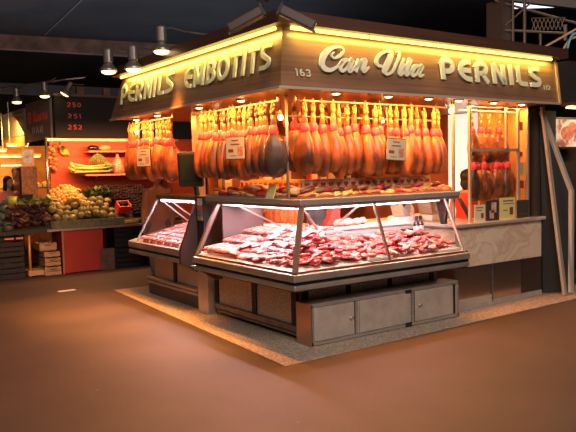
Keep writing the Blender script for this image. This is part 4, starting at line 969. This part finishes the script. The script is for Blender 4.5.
def crate(label, x0, x1, y0, y1, z0, z1, m, slats=3, name='crate', group=None):
    O = Vector(((x0+x1)/2,(y0+y1)/2,z0)); r = thing(name, label, 'crate', O, 0, group); h = (z1-z0)
    f = MB(); t = .012
    for q in range(slats):
        a = z0+h*(q+.08)/slats; b = z0+h*(q+.9)/slats
        f.box(x0,y0,a,x1,y0+t,b); f.box(x0,y1-t,a,x1,y1,b); f.box(x0,y0+t,a,x0+t,y1-t,b); f.box(x1-t,y0+t,a,x1,y1-t,b)
    f.box(x0+t,y0+t,z0,x1-t,y1-t,z0+.012); fb(f, 'slatted_body', m, r, O)
    for (x, y) in ((x0+t,y0+t),(x1-t-.03,y0+t),(x0+t,y1-t-.03),(x1-t-.03,y1-t-.03)):
        f = MB(); f.box(x,y,z0+.012,x+.03,y+.03,z1); fb(f, 'corner_block', m, r, O)
    f = MB(); xm = (x0+x1)/2; f.box(xm-.05,y0-.002,z0+h*.66,xm+.05,y0+.001,z0+h*.76); fb(f, 'hand_slot', BLACKM, r, O)
    return r
PINE = mat('pine_crate', (.52,.33,.18), .7, var=(.40,.22,.11), vscale=10, stretch=(1,1,6))
crate('pale wooden crate at the bottom of the stack left of the red counter', -.56, -.30, 6.26, 6.6, .0, .14, PINE, 2)
crate('wooden crate in the middle of the stack left of the red counter', -.55, -.30, 6.28, 6.6, .15, .28, PINE, 2)
crate('pale wooden crate third in the stack left of the red counter', -.55, -.30, 6.30, 6.6, .29, .38, PINE, 1)
crate('topmost wooden crate of the stack left of the red counter', -.60, -.33, 6.36, 6.66, .39, .52, PINE, 1)
f = MB(); f.prism([(.36,0,0),(.60,0,0),(.60,0,.36),(.37,0,.36)], (0,FY-.04,0), (0,FY-.02,0)); o = f.build('leaning_board', mat('brown_board', (.16,.09,.06), .8, var=(.10,.055,.04), vscale=8)); tag(o, 'square brown board leaning on the red counter near the black crates', 'board')
for i, (x0, x1, z0, z1, lb) in enumerate(((.63,1.15,0,.34,'lower black crate to the right of the red counter'),(.63,1.15,.35,.69,'upper black crate to the right of the red counter'),(-1.35,-.85,0,.34,'lower black crate at the far left edge'),(-1.35,-.85,.35,.66,'upper black crate at the far left edge'),(1.2,1.7,0,.34,'black crate on the floor behind the smaller case'))):
    crate(lb, x0, x1, FY+.02, FY+.4, z0, z1, mat('black_crate', (.008,.007,.007), .6), 4)
f = MB(); f.tube([(-.76,6.35,.0),(-.76,6.35,.72)], .022, 10); tag(f.build('stall_leg', mat('brass_leg', (.75,.35,.10), .4, .3), smooth=True), 'orange lit metal leg under the far left counter', 'leg')
f = MB(); f.box(-.80,6.30,.02,-.55,6.6,.10); tag(f.build('cardboard', mat('cardboard', (.55,.33,.16), .8)), 'flat brown cardboard piece on the floor beside the crate stack', 'cardboard')
f = MB(); f.hexa([(-1.9,6.25,.66),(-.5,6.25,.70),(-.5,7.3,.70),(-1.9,7.3,.66)], [(-1.9,6.3,.72),(-.5,6.3,.76),(-.5,7.3,1.1),(-1.9,7.3,1.1)]); tag(f.build('side_counter', mat('dark_bed', (.05,.045,.03), .8)), 'dark sloping counter under the leafy greens at far left', 'counter')
for k, (x0, x1) in enumerate(((-1.15,-1.02),(-.98,-.88))):
    f = MB(); f.box(x0, 6.22, .625, x1, 6.25, .65); tag(f.build('price_light', mat('orange_ticket', (.9,.25,.06), .5)), ('left' if k == 0 else 'right')+' small orange price strip on the front of the dark counter at far left', 'ticket')

def blob(name, label, cat, group, m, r, jit=.15, seed=1, extra=None, n=12):
    root = thing(name, label, cat, (0,0,0), 0, group)
    f = MB(); f.ell((0,0,0), r, n, 8, jit=jit, seed=seed); f.build('flesh' if extra != 'leafy' else 'leaves', m, root, smooth=True)
    if extra == 'stem': f = MB(); f.tube([(0,0,r[2]*.9),(.005,0,r[2]*1.25)], r[0]*.14, 6); f.build('stem', mat('green_stem', (.10,.16,.04), .6), root)
    if extra == 'leafy':
        f = MB()
        for q in range(9):
            a = q*2.4; t = Vector((math.cos(a), math.sin(a), .5+.05*q)); p = Vector((t.x*r[0]*.7, t.y*r[1]*.7, r[2]*.3)); sd = Vector((-t.y,t.x,0))
            f.rings([[p-sd*.3*r[0], p+sd*.3*r[0], p+sd*.3*r[0]+Vector((0,0,.006)), p-sd*.3*r[0]+Vector((0,0,.006))], [p+t*r[0]*.5-sd*.5*r[0], p+t*r[0]*.5+sd*.5*r[0], p+t*r[0]*.5+sd*.5*r[0]+Vector((0,0,.006)), p+t*r[0]*.5-sd*.5*r[0]+Vector((0,0,.006))], [p+t*r[0]*.9-sd*.1*r[0], p+t*r[0]*.9+sd*.1*r[0], p+t*r[0]*.9+sd*.1*r[0]+Vector((0,0,.005)), p+t*r[0]*.9-sd*.1*r[0]+Vector((0,0,.005))]])
        f.build('outer_leaf', m, root)
    return root
def heap(proto, pts, smin=.85, smax=1.15):
    first = True
    for p in pts:
        rot = (rnd.uniform(-.5,.5), rnd.uniform(-.5,.5), rnd.uniform(0,6.28))
        if first: proto.location = p; proto.rotation_euler = rot; first = False
        else: dup(proto, p, rot, None, None, rnd.uniform(smin, smax))
ART = mat('artichoke_green', (.34,.27,.08), .6, var=(.10,.11,.035), vscale=18, rand=.3, bump=.8, bscale=30)
pts = []
for row in range(4):
    for i in range(8):
        pts.append((-.30+i*.132+(row%2)*.06+rnd.uniform(-.02,.02), FY+.10+row*.12, .885+row*.075+ (.05 if 2 < i < 7 else 0)+rnd.uniform(-.015,.02)))
heap(blob('artichoke', 'round green artichoke in the heap on the red fruit counter', 'artichoke', 'artichokes heaped on the red counter', ART, (.070,.070,.062), .25, 3, 'stem'), pts)
YO = mat('yellow_orange_fruit', (.80,.45,.10), .5, var=(.62,.24,.05), vscale=12, rand=.2)
pts = [(-.16+(i%9)*.06+rnd.uniform(-.02,.02), FY+.42+(i//9)*.10, 1.10+(i//9)*.05+.10*math.exp(-((i%9)-4)**2/6)) for i in range(45)]
heap(blob('mushroom', 'yellow orange mushroom in the heap behind the artichokes', 'mushroom', 'yellow mushrooms behind the artichokes', YO, (.052,.05,.045), .4, 6, 'stem'), pts)
LG_ = mat('dark_leaf_green', (.06,.10,.025), .6, var=(.14,.20,.05), vscale=16, rand=.3, bump=.8, bscale=25)
pts = [(.36+i*.085, FY+.75+rnd.uniform(-.08,.08), 1.24+rnd.uniform(0,.05)) for i in range(6)]
heap(blob('lettuce', 'dark green leafy head behind the yellow heap', 'lettuce', 'leafy heads behind the yellow heap', LG_, (.08,.08,.06), .5, 8, 'leafy'), pts)
PL_ = mat('black_plum', (.008,.005,.008), .6, var=(.02,.007,.01), vscale=8, rand=.4); PL_.node_tree.nodes['Principled BSDF'].inputs['Specular IOR Level'].default_value = .12
pts = []
for row in range(7):
    for i in range(16): pts.append((.72+i*.055+(row%2)*.027, FY+.62+row*.055+rnd.uniform(-.01,.01), 1.14+row*.035+rnd.uniform(0,.02)))
heap(blob('plum', 'shiny black plum in the bank of dark fruit right of the artichokes', 'plum', 'black plums in the bank', PL_, (.037,.037,.036), .03, 1), pts)
pts = []
for row in range(6):
    for i in range(12): pts.append((1.08+i*.055+(row%2)*.027, FY+.18+row*.07, .89+row*.042+rnd.uniform(0,.02)))
heap(blob('grape_bunch', 'dark bunch of grapes at the front beside the smaller display case', 'grapes', 'dark grape bunches', PL_, (.04,.04,.035), .5, 2), pts)
# red punnet
r = thing('punnet', 'red open box of dark berries right of the artichokes', 'punnet', (.90, FY+.30, .96))
f = MB()
for q in ((-.11,-.09,-.095,.09),(.095,-.09,.11,.09),(-.095,-.09,.095,-.075),(-.095,.075,.095,.09)): f.box(q[0],q[1],0,q[2],q[3],.15)
f.build('tray', mat('red_plastic', (.65,.03,.02), .4), r); f = MB(); f.ell((0,0,.11),(.09,.072,.06),14,8,jit=.3,seed=4); f.build('berries', PL_, r)
r.rotation_euler = (.6,0,0)
# purple lettuces, cabbages, greens on the far left
PUR = mat('purple_leaf', (.05,.018,.018), .6, var=(.11,.04,.03), vscale=14, rand=.4, bump=.8, bscale=25)
pts = [(-.98+ (i%6)*.10+rnd.uniform(-.02,.02), FY+.08+(i//6)*.15, .86+(i//6)*.085) for i in range(18)]
heap(blob('red_lettuce', 'dark purple leafy lettuce in the mound left of the artichokes', 'lettuce', 'purple lettuces in the mound', PUR, (.085,.085,.06), .5, 8, 'leafy'), pts)
GR = mat('fresh_leaf_green', (.16,.20,.05), .6, var=(.28,.30,.08), vscale=14, rand=.3, bump=.8, bscale=25)
pts = [(-.72+i*.105, FY+.62+rnd.uniform(-.05,.1), 1.12+rnd.uniform(0,.06)) for i in range(9)]
heap(blob('endive', 'yellow green leafy endive behind the purple lettuces', 'endive', 'endives behind the lettuces', GR, (.08,.07,.055), .5, 9, 'leafy'), pts)
CAB = mat('grey_green_cabbage', (.14,.16,.11), .6, var=(.08,.10,.07), vscale=8, rand=.25)
pts = [(-1.22,FY+.05,.80),(-1.08,FY+.02,.82),(-1.25,FY+.2,.95),(-1.10,FY+.22,.98),(-1.20,FY+.4,1.06),(-1.30,FY+.1,.82),(-1.05,FY+.4,1.08)]
heap(blob('cabbage', 'grey green cabbage at the far left edge of the stalls', 'cabbage', 'cabbages at the far left', CAB, (.09,.09,.08), .2, 10, 'leafy'), pts)
r = thing('bin', 'black square bin standing on the greens at far left', 'bin', (-.62, FY+.62, 1.13)); f = MB(); f.hexa([(-.07,-.06,0),(.07,-.06,0),(.07,.06,0),(-.07,.06,0)], [(-.09,-.08,.16),(.09,-.08,.16),(.09,.08,.16),(-.09,.08,.16)]); f.build('body', BLACKM, r, bevel=.008); f = MB(); f.box(-.095,-.085,.15,.095,.085,.165); f.build('rim', BLACK, r)
r = thing('tub', 'small yellow green tub near the black bin at far left', 'tub', (-.86, FY+.6, 1.13)); f = MB(); f.lathe([(.07,0),(.09,.13),(.085,.13)], n=16); f.build('body', mat('lime_plastic', (.55,.65,.08), .5), r, smooth=True); f = MB(); f.lathe([(.093,.125),(.093,.14),(.08,.14)], n=16); f.build('rim', MATS['lime_plastic'], r)
# red back wall, pole, shelves
RW = mat('red_wall', (.62,.10,.03), .5, var=(.55,.07,.02), vscale=1.5)
f = MB(); f.box(.05, 7.8, 0, 3.2, 7.85, 2.27); struct(f.build('wall_left', RW))
f = MB(); f.box(.0, 7.76, 2.215, 2.6, 7.80, 2.26); tag(f.build('light_strip', mat('warm_metal', (.8,.5,.3), .3, .7)), 'thin metal strip under the black number board', 'strip')
f = MB(); f.tube([(-.08,7.55,.7),(-.08,7.55,2.27)], .025, 10); tag(f.build('steel_pole', mat('pole_steel', (.6,.55,.5), .25, .9), smooth=True), 'shiny steel pole at the left edge of the red wall', 'pole')
def shelfF(label, x0, x1, y0, y1, z): 
    O = Vector(((x0+x1)/2,y1,z)); r = thing('shelf', label, 'shelf', O); f = MB(); f.box(x0,y0,z-.03,x1,y1,z); fb(f, 'board', mat('red_shelf', (.55,.22,.14), .45), r, O)
    for x in (x0+.25, x1-.2): f = MB(); f.prism([(x,y1,z-.03),(x,y0+.08,z-.03),(x,y1,z-.16)], (0,0,0), (.015,0,0)); fb(f, 'bracket', STEEL, r, O)
    return r
shelfF('lower red shelf with celery and garlic on the red wall', .58, 2.2, 7.45, 7.79, 1.60)
shelfF('upper red shelf with eggplants on the red wall', .66, 2.2, 7.5, 7.79, 2.03)
ce = thing('celery_bundle', 'big bundle of pale celery lying on the lower red shelf', 'celery', (.62, 7.58, 1.62))
f = MB()
for i in range(16):
    a = rnd.uniform(-.10,.10); b = rnd.uniform(0,.17)
    f.tube([(-.22,a*.4,.02+b*.9),(.05,a,.03+b*.55),(.42,a*1.2,.03+b*.8)], [.026,.018,.010], 6)
f.build('stalks', mat('celery_pale', (.62,.60,.16), .5, var=(.35,.45,.10), vscale=5), ce, smooth=True)
f = MB()
for i in range(7): f.ell((-.27+rnd.uniform(-.02,.03), rnd.uniform(-.05,.05), .03+i*.026), (.035,.035,.022), 8, 6, jit=.3, seed=i)
f.build('roots', mat('celery_root', (.85,.62,.15), .6), ce, smooth=True)
f = MB()
for i in range(14): f.ell((.42+rnd.uniform(-.05,.12), rnd.uniform(-.1,.08), .04+rnd.uniform(0,.17)), (.06,.04,.035), 8, 6, jit=.5, seed=i)
f.build('leaves', LG_, ce, smooth=True)
r = thing('leek_bunch', 'striped green bunch standing over the celery on the shelf', 'leeks', (.86, 7.6, 1.74)); f = MB()
for i in range(10):
    a = (i-4.5)*.03; f.tube([(a*.3,0,.24),(a,-.02,.14),(a*1.6,-.03,0)], [.008,.014,.010], 6)
f.build('leaves', GR, r, smooth=True); f = MB(); f.tube([(0,0,.22),(0,0,.27)], .022, 8); f.build('tie', mat('string_white', (.6,.55,.4), .7), r)
r = thing('net_bag', 'red net bag of garlic standing on the lower shelf', 'bag', (1.24, 7.6, 1.60)); r.scale = (1.2,1.2,1.15); f = MB(); f.lathe([(.05,0),(.085,.04),(.09,.12),(.07,.2),(.03,.27),(.012,.33)], n=14); f.build('net', mat('red_net', (.75,.12,.08), .6, var=(.85,.45,.35), vscale=50, contrast=(.45,.6)), r, smooth=True); f = MB(); f.lathe([(.014,.30),(.022,.33),(.03,.38)], n=10); f.build('tie', BANDM, r)
jar = None
for i in range(8):
    lb = 'round green fruit on the lower shelf right of the red net bag'
    if jar is None: jar = blob('round_fruit', lb, 'fruit', 'round fruits on the lower shelf', ART, (.045,.045,.045), .08, 2, 'stem'); jar.location = (1.37,7.56,1.645)
    else: dup(jar, (1.37+i*.09, 7.56+rnd.uniform(-.02,.04), 1.645))
for k, (x, m_, lb) in enumerate(((.78, mat('eggplant_skin', (.02,.008,.02), .2, coat=.6), 'dark eggplant lying on the upper red shelf'), (1.0, mat('pale_loaf', (.65,.40,.16), .5), 'pale tan squash lying beside the dark eggplant'))):
    r = thing('squash' if k else 'eggplant', lb, 'squash' if k else 'eggplant', (x, 7.6, 2.085)); f = MB(); f.tube([(-.10,0,-.005),(-.05,0,0),(.03,0,0),(.09,0,0),(.11,0,0)], [.02,.05,.048,.032,.012], 12); f.build('flesh', m_, r, smooth=True); f = MB(); f.tube([(.11,0,0),(.14,0,.01)], .012, 6); f.build('stem', MATS['green_stem'], r)
# banana bunch on the wall, peppers, picture
r = thing('banana_bunch', 'ripe yellow and black banana bunch hanging on the red wall', 'bananas', (.24, 7.785, 2.08))
for i in range(5):
    a = (i-2)*.028; f = MB(); f.tube([(a*.4,-.02,.06),(a+.02,-.05,0),(a+.055,-.06,-.08),(a+.10,-.05,-.13)], [.010,.022,.022,.008], 8); f.build('banana', mat('banana_skin', (.75,.55,.06), .5, var=(.08,.05,.02), vscale=7, contrast=(.45,.6)), r, smooth=True)
f = MB(); f.tube([(0,-.02,.05),(0,0,.12)], .012, 6); f.build('stem', MATS['green_stem'], r)
r = thing('pepper_string', 'string of red peppers hanging beside the steel pole', 'peppers', (.07, 7.755, 2.16))
for i in range(15):
    f = MB(); z = -.04-.030*i; a = i*2.3; f.ell((.055*math.cos(a), -.03+.03*math.sin(a), z), (.05,.035,.04), 8, 6, jit=.4, seed=i); f.build('pepper', mat('pepper_red', (.65,.06,.03), .35, var=(.75,.35,.08), vscale=6, rand=.3, coat=.4), r, smooth=True)
f = MB(); f.tube([(0,-.03,.04),(0,-.03,-.48)], .004, 5); f.build('string', ROPE, r)
# number board and side signs
nb = thing('number_board', 'black board with red stall numbers above the fruit stall', 'sign', (1.6, 7.75, 2.28)); NO = Vector((1.6,7.75,2.28))
f = MB(); f.box(.14, 7.70, 2.28, 3.2, 7.80, 3.02); fb(f, 'panel', mat('black_board', (.009,.007,.007), .7), nb, NO)
f = MB(); f.box(.12, 7.68, 3.02, 3.2, 7.82, 3.06); fb(f, 'top_rail', mat('rail_brown', (.16,.09,.06), .5), nb, NO)
REDL = mat('dull_red_letters', (.75,.10,.06), .5)
for s_, z in (('250', 2.825), ('251', 2.62), ('252', 2.42)):
    for c, mb in text(s_, (lambda z: (lambda u, v, d: Vector((.36+u, 7.697-d, z+v))))(z), .085, .27, .2, .006): fb(mb, 'number', REDL, nb, NO)
ss = thing('side_sign', 'grey side sign with red lettering over pale lettering at upper left', 'sign', (.14, 8.6, 2.27)); SO = Vector((.14,8.6,2.27))
f = MB(); f.box(.10, 7.84, 2.27, .14, 9.45, 3.02); fb(f, 'panel', mat('grey_sign_panel', (.15,.14,.14), .5), ss, SO)
for c, mb in text('El Rincon'.replace('E','E').replace('R','R'), lambda u, v, d: Vector((.098-d, 9.35-u, 2.62+v)), .22, 1.35, .2, .008): fb(mb, 'letter', REDL, ss, SO)
for c, mb in text('BAR', lambda u, v, d: Vector((.098-d, 9.05-u, 2.40+v)), .13, .75, .2, .008): fb(mb, 'letter', mat('pale_letters', (.5,.45,.42), .5), ss, SO)
ss = thing('side_sign', 'narrow pale sign panel with orange base at the upper left edge', 'sign', (.14, 10.4, 2.2)); SO = Vector((.14,10.4,2.2))
f = MB(); f.box(.10, 9.6, 2.2, .14, 11.4, 2.96); fb(f, 'panel', mat('pale_sign_panel', (.30,.22,.18), .4, var=(.22,.30,.30), vscale=2.5), ss, SO)
f = MB(); f.box(.09,9.6,2.2,.099,11.4,2.42); fb(f, 'orange_band', mat('orange_band', (.75,.25,.08), .5), ss, SO)
f = MB(); f.box(.085,9.6,2.84,.099,11.4,2.87); f.box(.085,9.6,2.41,.099,11.4,2.44); fb(f, 'strip', STEEL, ss, SO)
# orange stall further back on the left
AW = mat('amber_stall_wall', (.80,.42,.14), .6, var=(.55,.18,.06), vscale=2.2)
f = MB(); f.box(-2, 12.0, 0, 2.6, 12.1, 2.3); struct(f.build('wall_far', AW))
r = thing('picture', 'blue and white picture above the far greens near the steel pole', 'picture', (-.28, 8.05, 1.78)); f = MB(); f.box(-.10,0,0,.12,.015,.30); f.build('frame', mat('pale_frame', (.7,.45,.15), .5), r); f = MB(); f.box(-.085,-.004,.02,.105,0,.28); f.build('print', mat('blue_print', (.20,.30,.42), .5, var=(.75,.65,.5), vscale=9), r)
f = MB(); f.box(-.40,8.05,.0,-.12,8.2,1.76); tag(f.build('dark_display', mat('brown_crate', (.10,.05,.03), .6, var=(.3,.12,.05), vscale=20)), 'dark brown stand below the blue and white picture', 'stand')
tl = None
for i, (x, y, z) in enumerate(((.12,10.3,2.24),(.02,10.5,2.02),(.12,10.9,1.84),(.45,10.6,2.02),(-.25,10.6,2.14))):
    if tl is None:
        tl = thing('strip_lamp', 'glowing yellow strip lamp over the orange stalls at far left', 'lamp', (x,y,z), 0, 'strip lamps at far left')
        f = MB(); f.box(-.22,-.04,0,.22,.04,.05); f.build('housing', mat('amber_housing', (.6,.3,.1), .4), tl); f = MB(); f.box(-.20,-.03,-.02,.20,.03,0); f.build('tube', mat('warm_tube', (1,.8,.4), .4, emit=(1,.72,.3), estr=5), tl)
        f = MB(); f.tube([(-.15,0,.05),(-.15,0,.9)], .006, 5); f.build('hanger', STEEL, tl)
    else: dup(tl, (x,y,z))
for i in range(16):
    x = -1.0+ (i%8)*.27; z = .9+(i//8)*.45
    o_ = thing('fruit_tray', 'amber fruit tray on the racks of the orange stall at far left', 'tray', (x,11.0,z), 0, 'fruit trays far left') if i == 0 else None
    if i == 0: tray0 = o_; f = MB(); f.box(-.12,-.15,0,.12,.15,.06); f.build('tray', PINE, tray0); f = MB(); f.ell((0,0,.07),(.11,.13,.05),12,6,jit=.4,seed=3); f.build('fruit', YO, tray0)
    else: dup(tray0, (x,11.0,z))
f = MB(); f.box(-1.2,10.85,.86,1.1,11.2,.9); f.box(-1.2,10.85,1.31,1.1,11.2,1.345); f.box(-1.2,10.85,0,-1.15,11.2,1.31); f.box(1.05,10.85,0,1.1,11.2,1.31); tag(f.build('rack', STEEL_D), 'dark rack carrying fruit trays at far left', 'rack')

# ================================================================ HALL LAMPS
def spot_lamp(label, loc, s=1.0, energy=0, tgt=None, tilt=(0,0), col=(1,.38,.06)):
    r = thing('spot_lamp', label, 'lamp', loc); r.scale = (s,s,s); r.rotation_euler = (tilt[0], tilt[1], 0)
    f = MB(); f.lathe([(.05,.10),(.058,.12),(.058,.26),(.05,.275),(.02,.28)], n=16); f.build('housing', mat('grey_lamp_metal', (.22,.20,.19), .4, .6), r, smooth=False)
    f = MB(); f.lathe([(.052,.10),(.080,.06),(.10,.035),(.102,.012),(.094,.012),(.07,.045)], n=20); f.build('reflector', mat('reflector', (.5,.45,.4), .3, .8), r, smooth=True)
    f = MB(); f.ell((0,0,.006), (.086,.086,.030), 18, 8); f.build('bulb', mat('warm_bulb', (1,.7,.4), .4, emit=(1,.58,.25), estr=4.5), r)
    f = MB(); f.tube([(0,0,.25),(.12,0,.30),(.22,0,.36)] if not energy else [(0,0,.25),(.12,0,.27),(.30,0,.24)], .012, 6); f.build('arm', STEEL_D, r)
    if energy:
        l = spot('spot_beam', Vector(loc)-Vector((0,0,.06)), tgt, energy, col, 46, .95, .06)
    return r
spot_lamp('nearest of the three grey spot lamps above the sign at left', (-.475, 1.88, 2.86), .98, 480, (-.75, 1.3, 0))
spot_lamp('middle of the three grey spot lamps above the sign at left', (-.565, 2.43, 2.74), .98, 640, (-1.0, 2.4, 0))
spot_lamp('farthest of the three grey spot lamps above the sign at left', (-.645, 2.97, 2.78), .98, 560, (-.95, 3.4, 0))
f = MB(); f.tube([(-.2,1.88,3.10),(.5,1.9,3.08)], .016, 6); tag(f.build('lamp_bar', STEEL_D), 'thin bar holding the nearest spot lamp', 'bar')
f = MB(); f.tube([(-.28,2.43,2.975),(.5,2.45,2.97)], .016, 6); tag(f.build('lamp_bar', STEEL_D), 'thin bar holding the middle spot lamp', 'bar')
spot_lamp('small spot lamp farthest left above the side signs', (-.35, 8.3, 2.93), .95)
spot_lamp('small spot lamp second from left above the side signs', (-.05, 7.6, 2.98), .95)
spot_lamp('tilted pale lamp just left of the number board', (.25, 7.45, 3.02), .9, tilt=(.3, .5))
f = MB(); f.tube([(-.55,8.55,3.21),(.10,7.55,3.25),(.28,7.45,3.28),(.6,7.35,3.32)], .018, 6); tag(f.build('lamp_bar', STEEL_D), 'dark bar carrying the three small lamps above the side signs', 'bar')
for i, (x, y) in enumerate(((.62,7.75),(1.12,7.75))):
    f = MB(); f.box(x-.06, y-.05, 3.065, x+.07, y+.05, 3.20); tag(f.build('junction_box', mat('brown_box', (.18,.10,.07), .6)), ('left' if i == 0 else 'right')+' small brown box on the rail above the number board', 'box')
def flood(label, a, b, wd=.085, ht=.075):
    a, b = Vector(a), Vector(b); r = thing('flood_light', label, 'lamp', (a+b)/2); m_ = (a+b)/2; a, b = a-m_, b-m_
    d = (b-a).normalized()
    f = MB(); f.bar(a, b, wd, ht, (0,0,1)); f.build('housing', mat('flood_grey', (.07,.055,.05), .4, .4), r, bevel=.012)
    f = MB(); f.bar(a+Vector((0,0,-ht*.55)), b+Vector((0,0,-ht*.55)), wd*.8, .012); f.build('visor', mat('flood_brown', (.09,.045,.032), .4, .4), r)
    f = MB(); f.bar(a-d*.012, a+d*.012, wd*1.15, ht*1.2, (0,0,1)); f.build('end_cap', BLACKM, r)
    f = MB(); f.tube([a+Vector((0,0,ht*.4)), a+Vector((.02,.02,ht*1.2)), a*.6+Vector((.05,.05,ht*1.6))], .012, 6); f.build('bracket', BLACKM, r)
    return r
flood('left of the two grey flood lights over the stall corner', (-.70,-.40,2.82), (-.90,-.22,2.69))
flood('right of the two grey flood lights over the stall corner', (-.59,-.48,2.82), (-.40,-.66,2.68))
f = MB(); f.tube([(-.65,-.38,2.90),(-.5,-.2,3.3),(-.4,0,4.9)], .018, 8); tag(f.build('ceiling_rod', BLACKM), 'dark rod holding the two corner flood lights', 'stem')

# ================================================================ BEYOND THE RIGHT END
f = MB(); f.box(5.55, 2.2, 3.58, 5.85, 2.5, 4.2); tag(f.build('panel_box', mat('beige_panel', (.16,.105,.08), .7, bump=.3, bscale=50, stretch=(1,1,.2))), 'beige panel box high in the dark above the sign', 'cabinet')
sf = thing('metal_structure', 'brown metal frame with lattice above the right end of the sign', 'frame', (6.2, 2, 3.4)); SO = Vector((6.2,2,3.4))
BR = mat('brown_metal', (.34,.22,.16), .5, .3)
def fr(*args, **k): pass
for a, b, r_ in (((5.72,2.12,4.3),(5.72,2.12,3.3),.02),((5.88,2.02,4.3),(5.88,2.02,3.3),.025),((6.12,1.9,3.7),(6.12,1.9,3.3),.02),((5.62,2.2,3.73),(6.75,1.45,3.64),.02),((5.5,2.3,4.2),(6.8,1.5,3.78),.02),((5.62,2.2,3.80),(6.0,1.95,4.18),.015),((6.43,1.66,3.80),(6.43,1.66,3.55),.03)):
    f = MB(); f.tube([a,b], r_, 6); fb(f, 'bar', BR, sf, SO)
f = MB()
for i in range(8):
    x = 5.98+i*.055; y = 1.96-i*.036
    f.tube([(x,y,3.72),(x+.055,y-.036,3.90)], .006, 4); f.tube([(x,y,3.90),(x+.055,y-.036,3.72)], .006, 4)
f.tube([(5.98,1.96,3.91),(6.43,1.66,3.91)], .010, 4); fb(f, 'lattice', BR, sf, SO)
f = MB(); f.bar((5.3,2.6,4.38),(7.2,1.0,3.98),.12,.16); tag(f.build('steel_girder', mat('grey_girder', (.22,.19,.18), .5, .3)), 'grey girder sloping across the top right corner', 'girder')
f = MB(); f.quad([(6.1,2.2,4.32),(8.2,.6,4.32),(9.2,2.0,4.5),(7.1,3.6,4.5)]); o = f.build('window_1', mat('skylight_pane', (.8,.85,.9), .5, emit=(.85,.92,1), estr=1.6), fix=False); struct(o)
cg = None
for i, (pts, m_, lb) in enumerate((
   ([(3.62,-.10,2.86),(3.72,-.14,3.02),(3.80,-.2,3.06)], mat('tan_cable', (.65,.40,.26), .6), 'tan cable bent over the right end of the roof'),
   ([(3.40,-.02,2.93),(3.58,-.10,3.03),(3.78,-.2,3.15)], MATS['tan_cable'], 'tan cable rising from the right end of the roof'),
   ([(3.66,-.16,2.92),(3.70,-.18,3.05),(3.80,-.2,3.10),(3.92,-.2,3.06),(4.02,-.2,3.18)], mat('blue_cable', (.15,.55,.75), .5), 'bright blue cable looping beside the right end of the roof'),
   ([(3.80,-.2,3.1),(4.0,-.25,3.0),(4.3,-.3,2.86)], MATS['tan_cable'], 'thin tan cable falling to the right of the blue one'))):
    f = MB(); q = [Vector(p) for p in pts]; f.tube(catmull([tuple(p) for p in q], 6), .014 if i < 3 else .006, 7); tag(f.build('cable', m_, smooth=True), lb, 'cable')
f = MB(); f.box(3.90, .49, 0, 4.42, .53, 2.28); tag(f.build('partition', mat('dark_partition', (.025,.02,.018), .6)), 'dark partition behind the slanted shutter at right', 'partition')
# neighbouring stall at far right
ns = thing('screen_stall', 'dark neighbouring stall front with a pale lower counter at far right', 'stall', (5.2, .8, 0)); SO = Vector((5.2,.8,0))
f = MB(); f.box(4.75, 1.0, 0, 7.0, 1.1, 2.2); fb(f, 'dark_back', mat('dark_stall_panel', (.03,.022,.02), .5), ns, SO)
f = MB(); f.box(4.86, .0, 0, 6.4, .46, .90); fb(f, 'counter', mat('tan_counter', (.60,.44,.32), .5), ns, SO)
f = MB(); f.box(4.7, .5, 2.42, 7.0, 1.1, 2.95); fb(f, 'fascia', mat('dark_grey_fascia', (.06,.055,.055), .4), ns, SO)
f = MB(); f.box(4.7, .45, 2.36, 7.0, .6, 2.41); fb(f, 'fascia_edge', mat('copper_edge', (.6,.3,.15), .3, .7), ns, SO)
f = MB(); f.box(4.75, .52, 2.33, 6.6, .56, 2.35); fb(f, 'lamp_strip', mat('warm_tube', (1,.8,.4), .4, emit=(1,.72,.3), estr=5), ns, SO)
tv = thing('screen', 'picture screen showing pink sliced meat at the right edge', 'screen', (5.15, .82, 1.82))
f = MB(); f.box(-.30,-.02,-.02,.45,.03,.42); f.build('frame', BLACK, tv)
f = MB(); f.box(-.27,-.026,.01,.42,-.0205,.39); f.build('picture', mat('screen_picture', (.30,.10,.08), .5, var=(.75,.75,.8), vscale=7, contrast=(.42,.58), emit=None), tv)
f = MB(); f.ell((.0,-.028,.2),(.16,.004,.10),16,6); f.ell((.12,-.029,.30),(.09,.004,.06),12,6); f.build('picture_meat', mat('picture_pink', (.62,.25,.20), .5, var=(.35,.08,.06), vscale=12), tv)
r = thing('yellow_bottle', 'small yellow bottle on the counter at the right edge', 'bottle', (5.0, .25, .90)); f = MB(); f.lathe([(.04,0),(.045,.02),(.045,.18),(.02,.24),(.018,.3)], n=12); f.build('body', mat('yellow_oil', (.85,.55,.03), .3), r, smooth=True); f = MB(); f.lathe([(.02,.28),(.022,.32),(.015,.33)], n=10); f.build('cap', RED, r)
f = MB(); f.box(4.20, .47, 1.22, 4.34, .488, 1.42); tag(f.build('paper_notice', mat('faded_red_notice', (.35,.10,.07), .6, var=(.6,.45,.4), vscale=12)), 'small faded red notice on the dark partition behind the shutter', 'notice')
area('neighbour_stall_light', (5.6, .25, 2.3), (1.2, .1), 14, (1, .6, .3), direction=(0, .3, -1))
# floor litter and marks
f = MB(); f.box(-.85, 4.58, .001, -.62, 4.68, .006); tag(f.build('paper_scrap', mat('paper', (.75,.68,.55), .8)), 'small pale paper rectangle lying on the floor at left', 'paper')
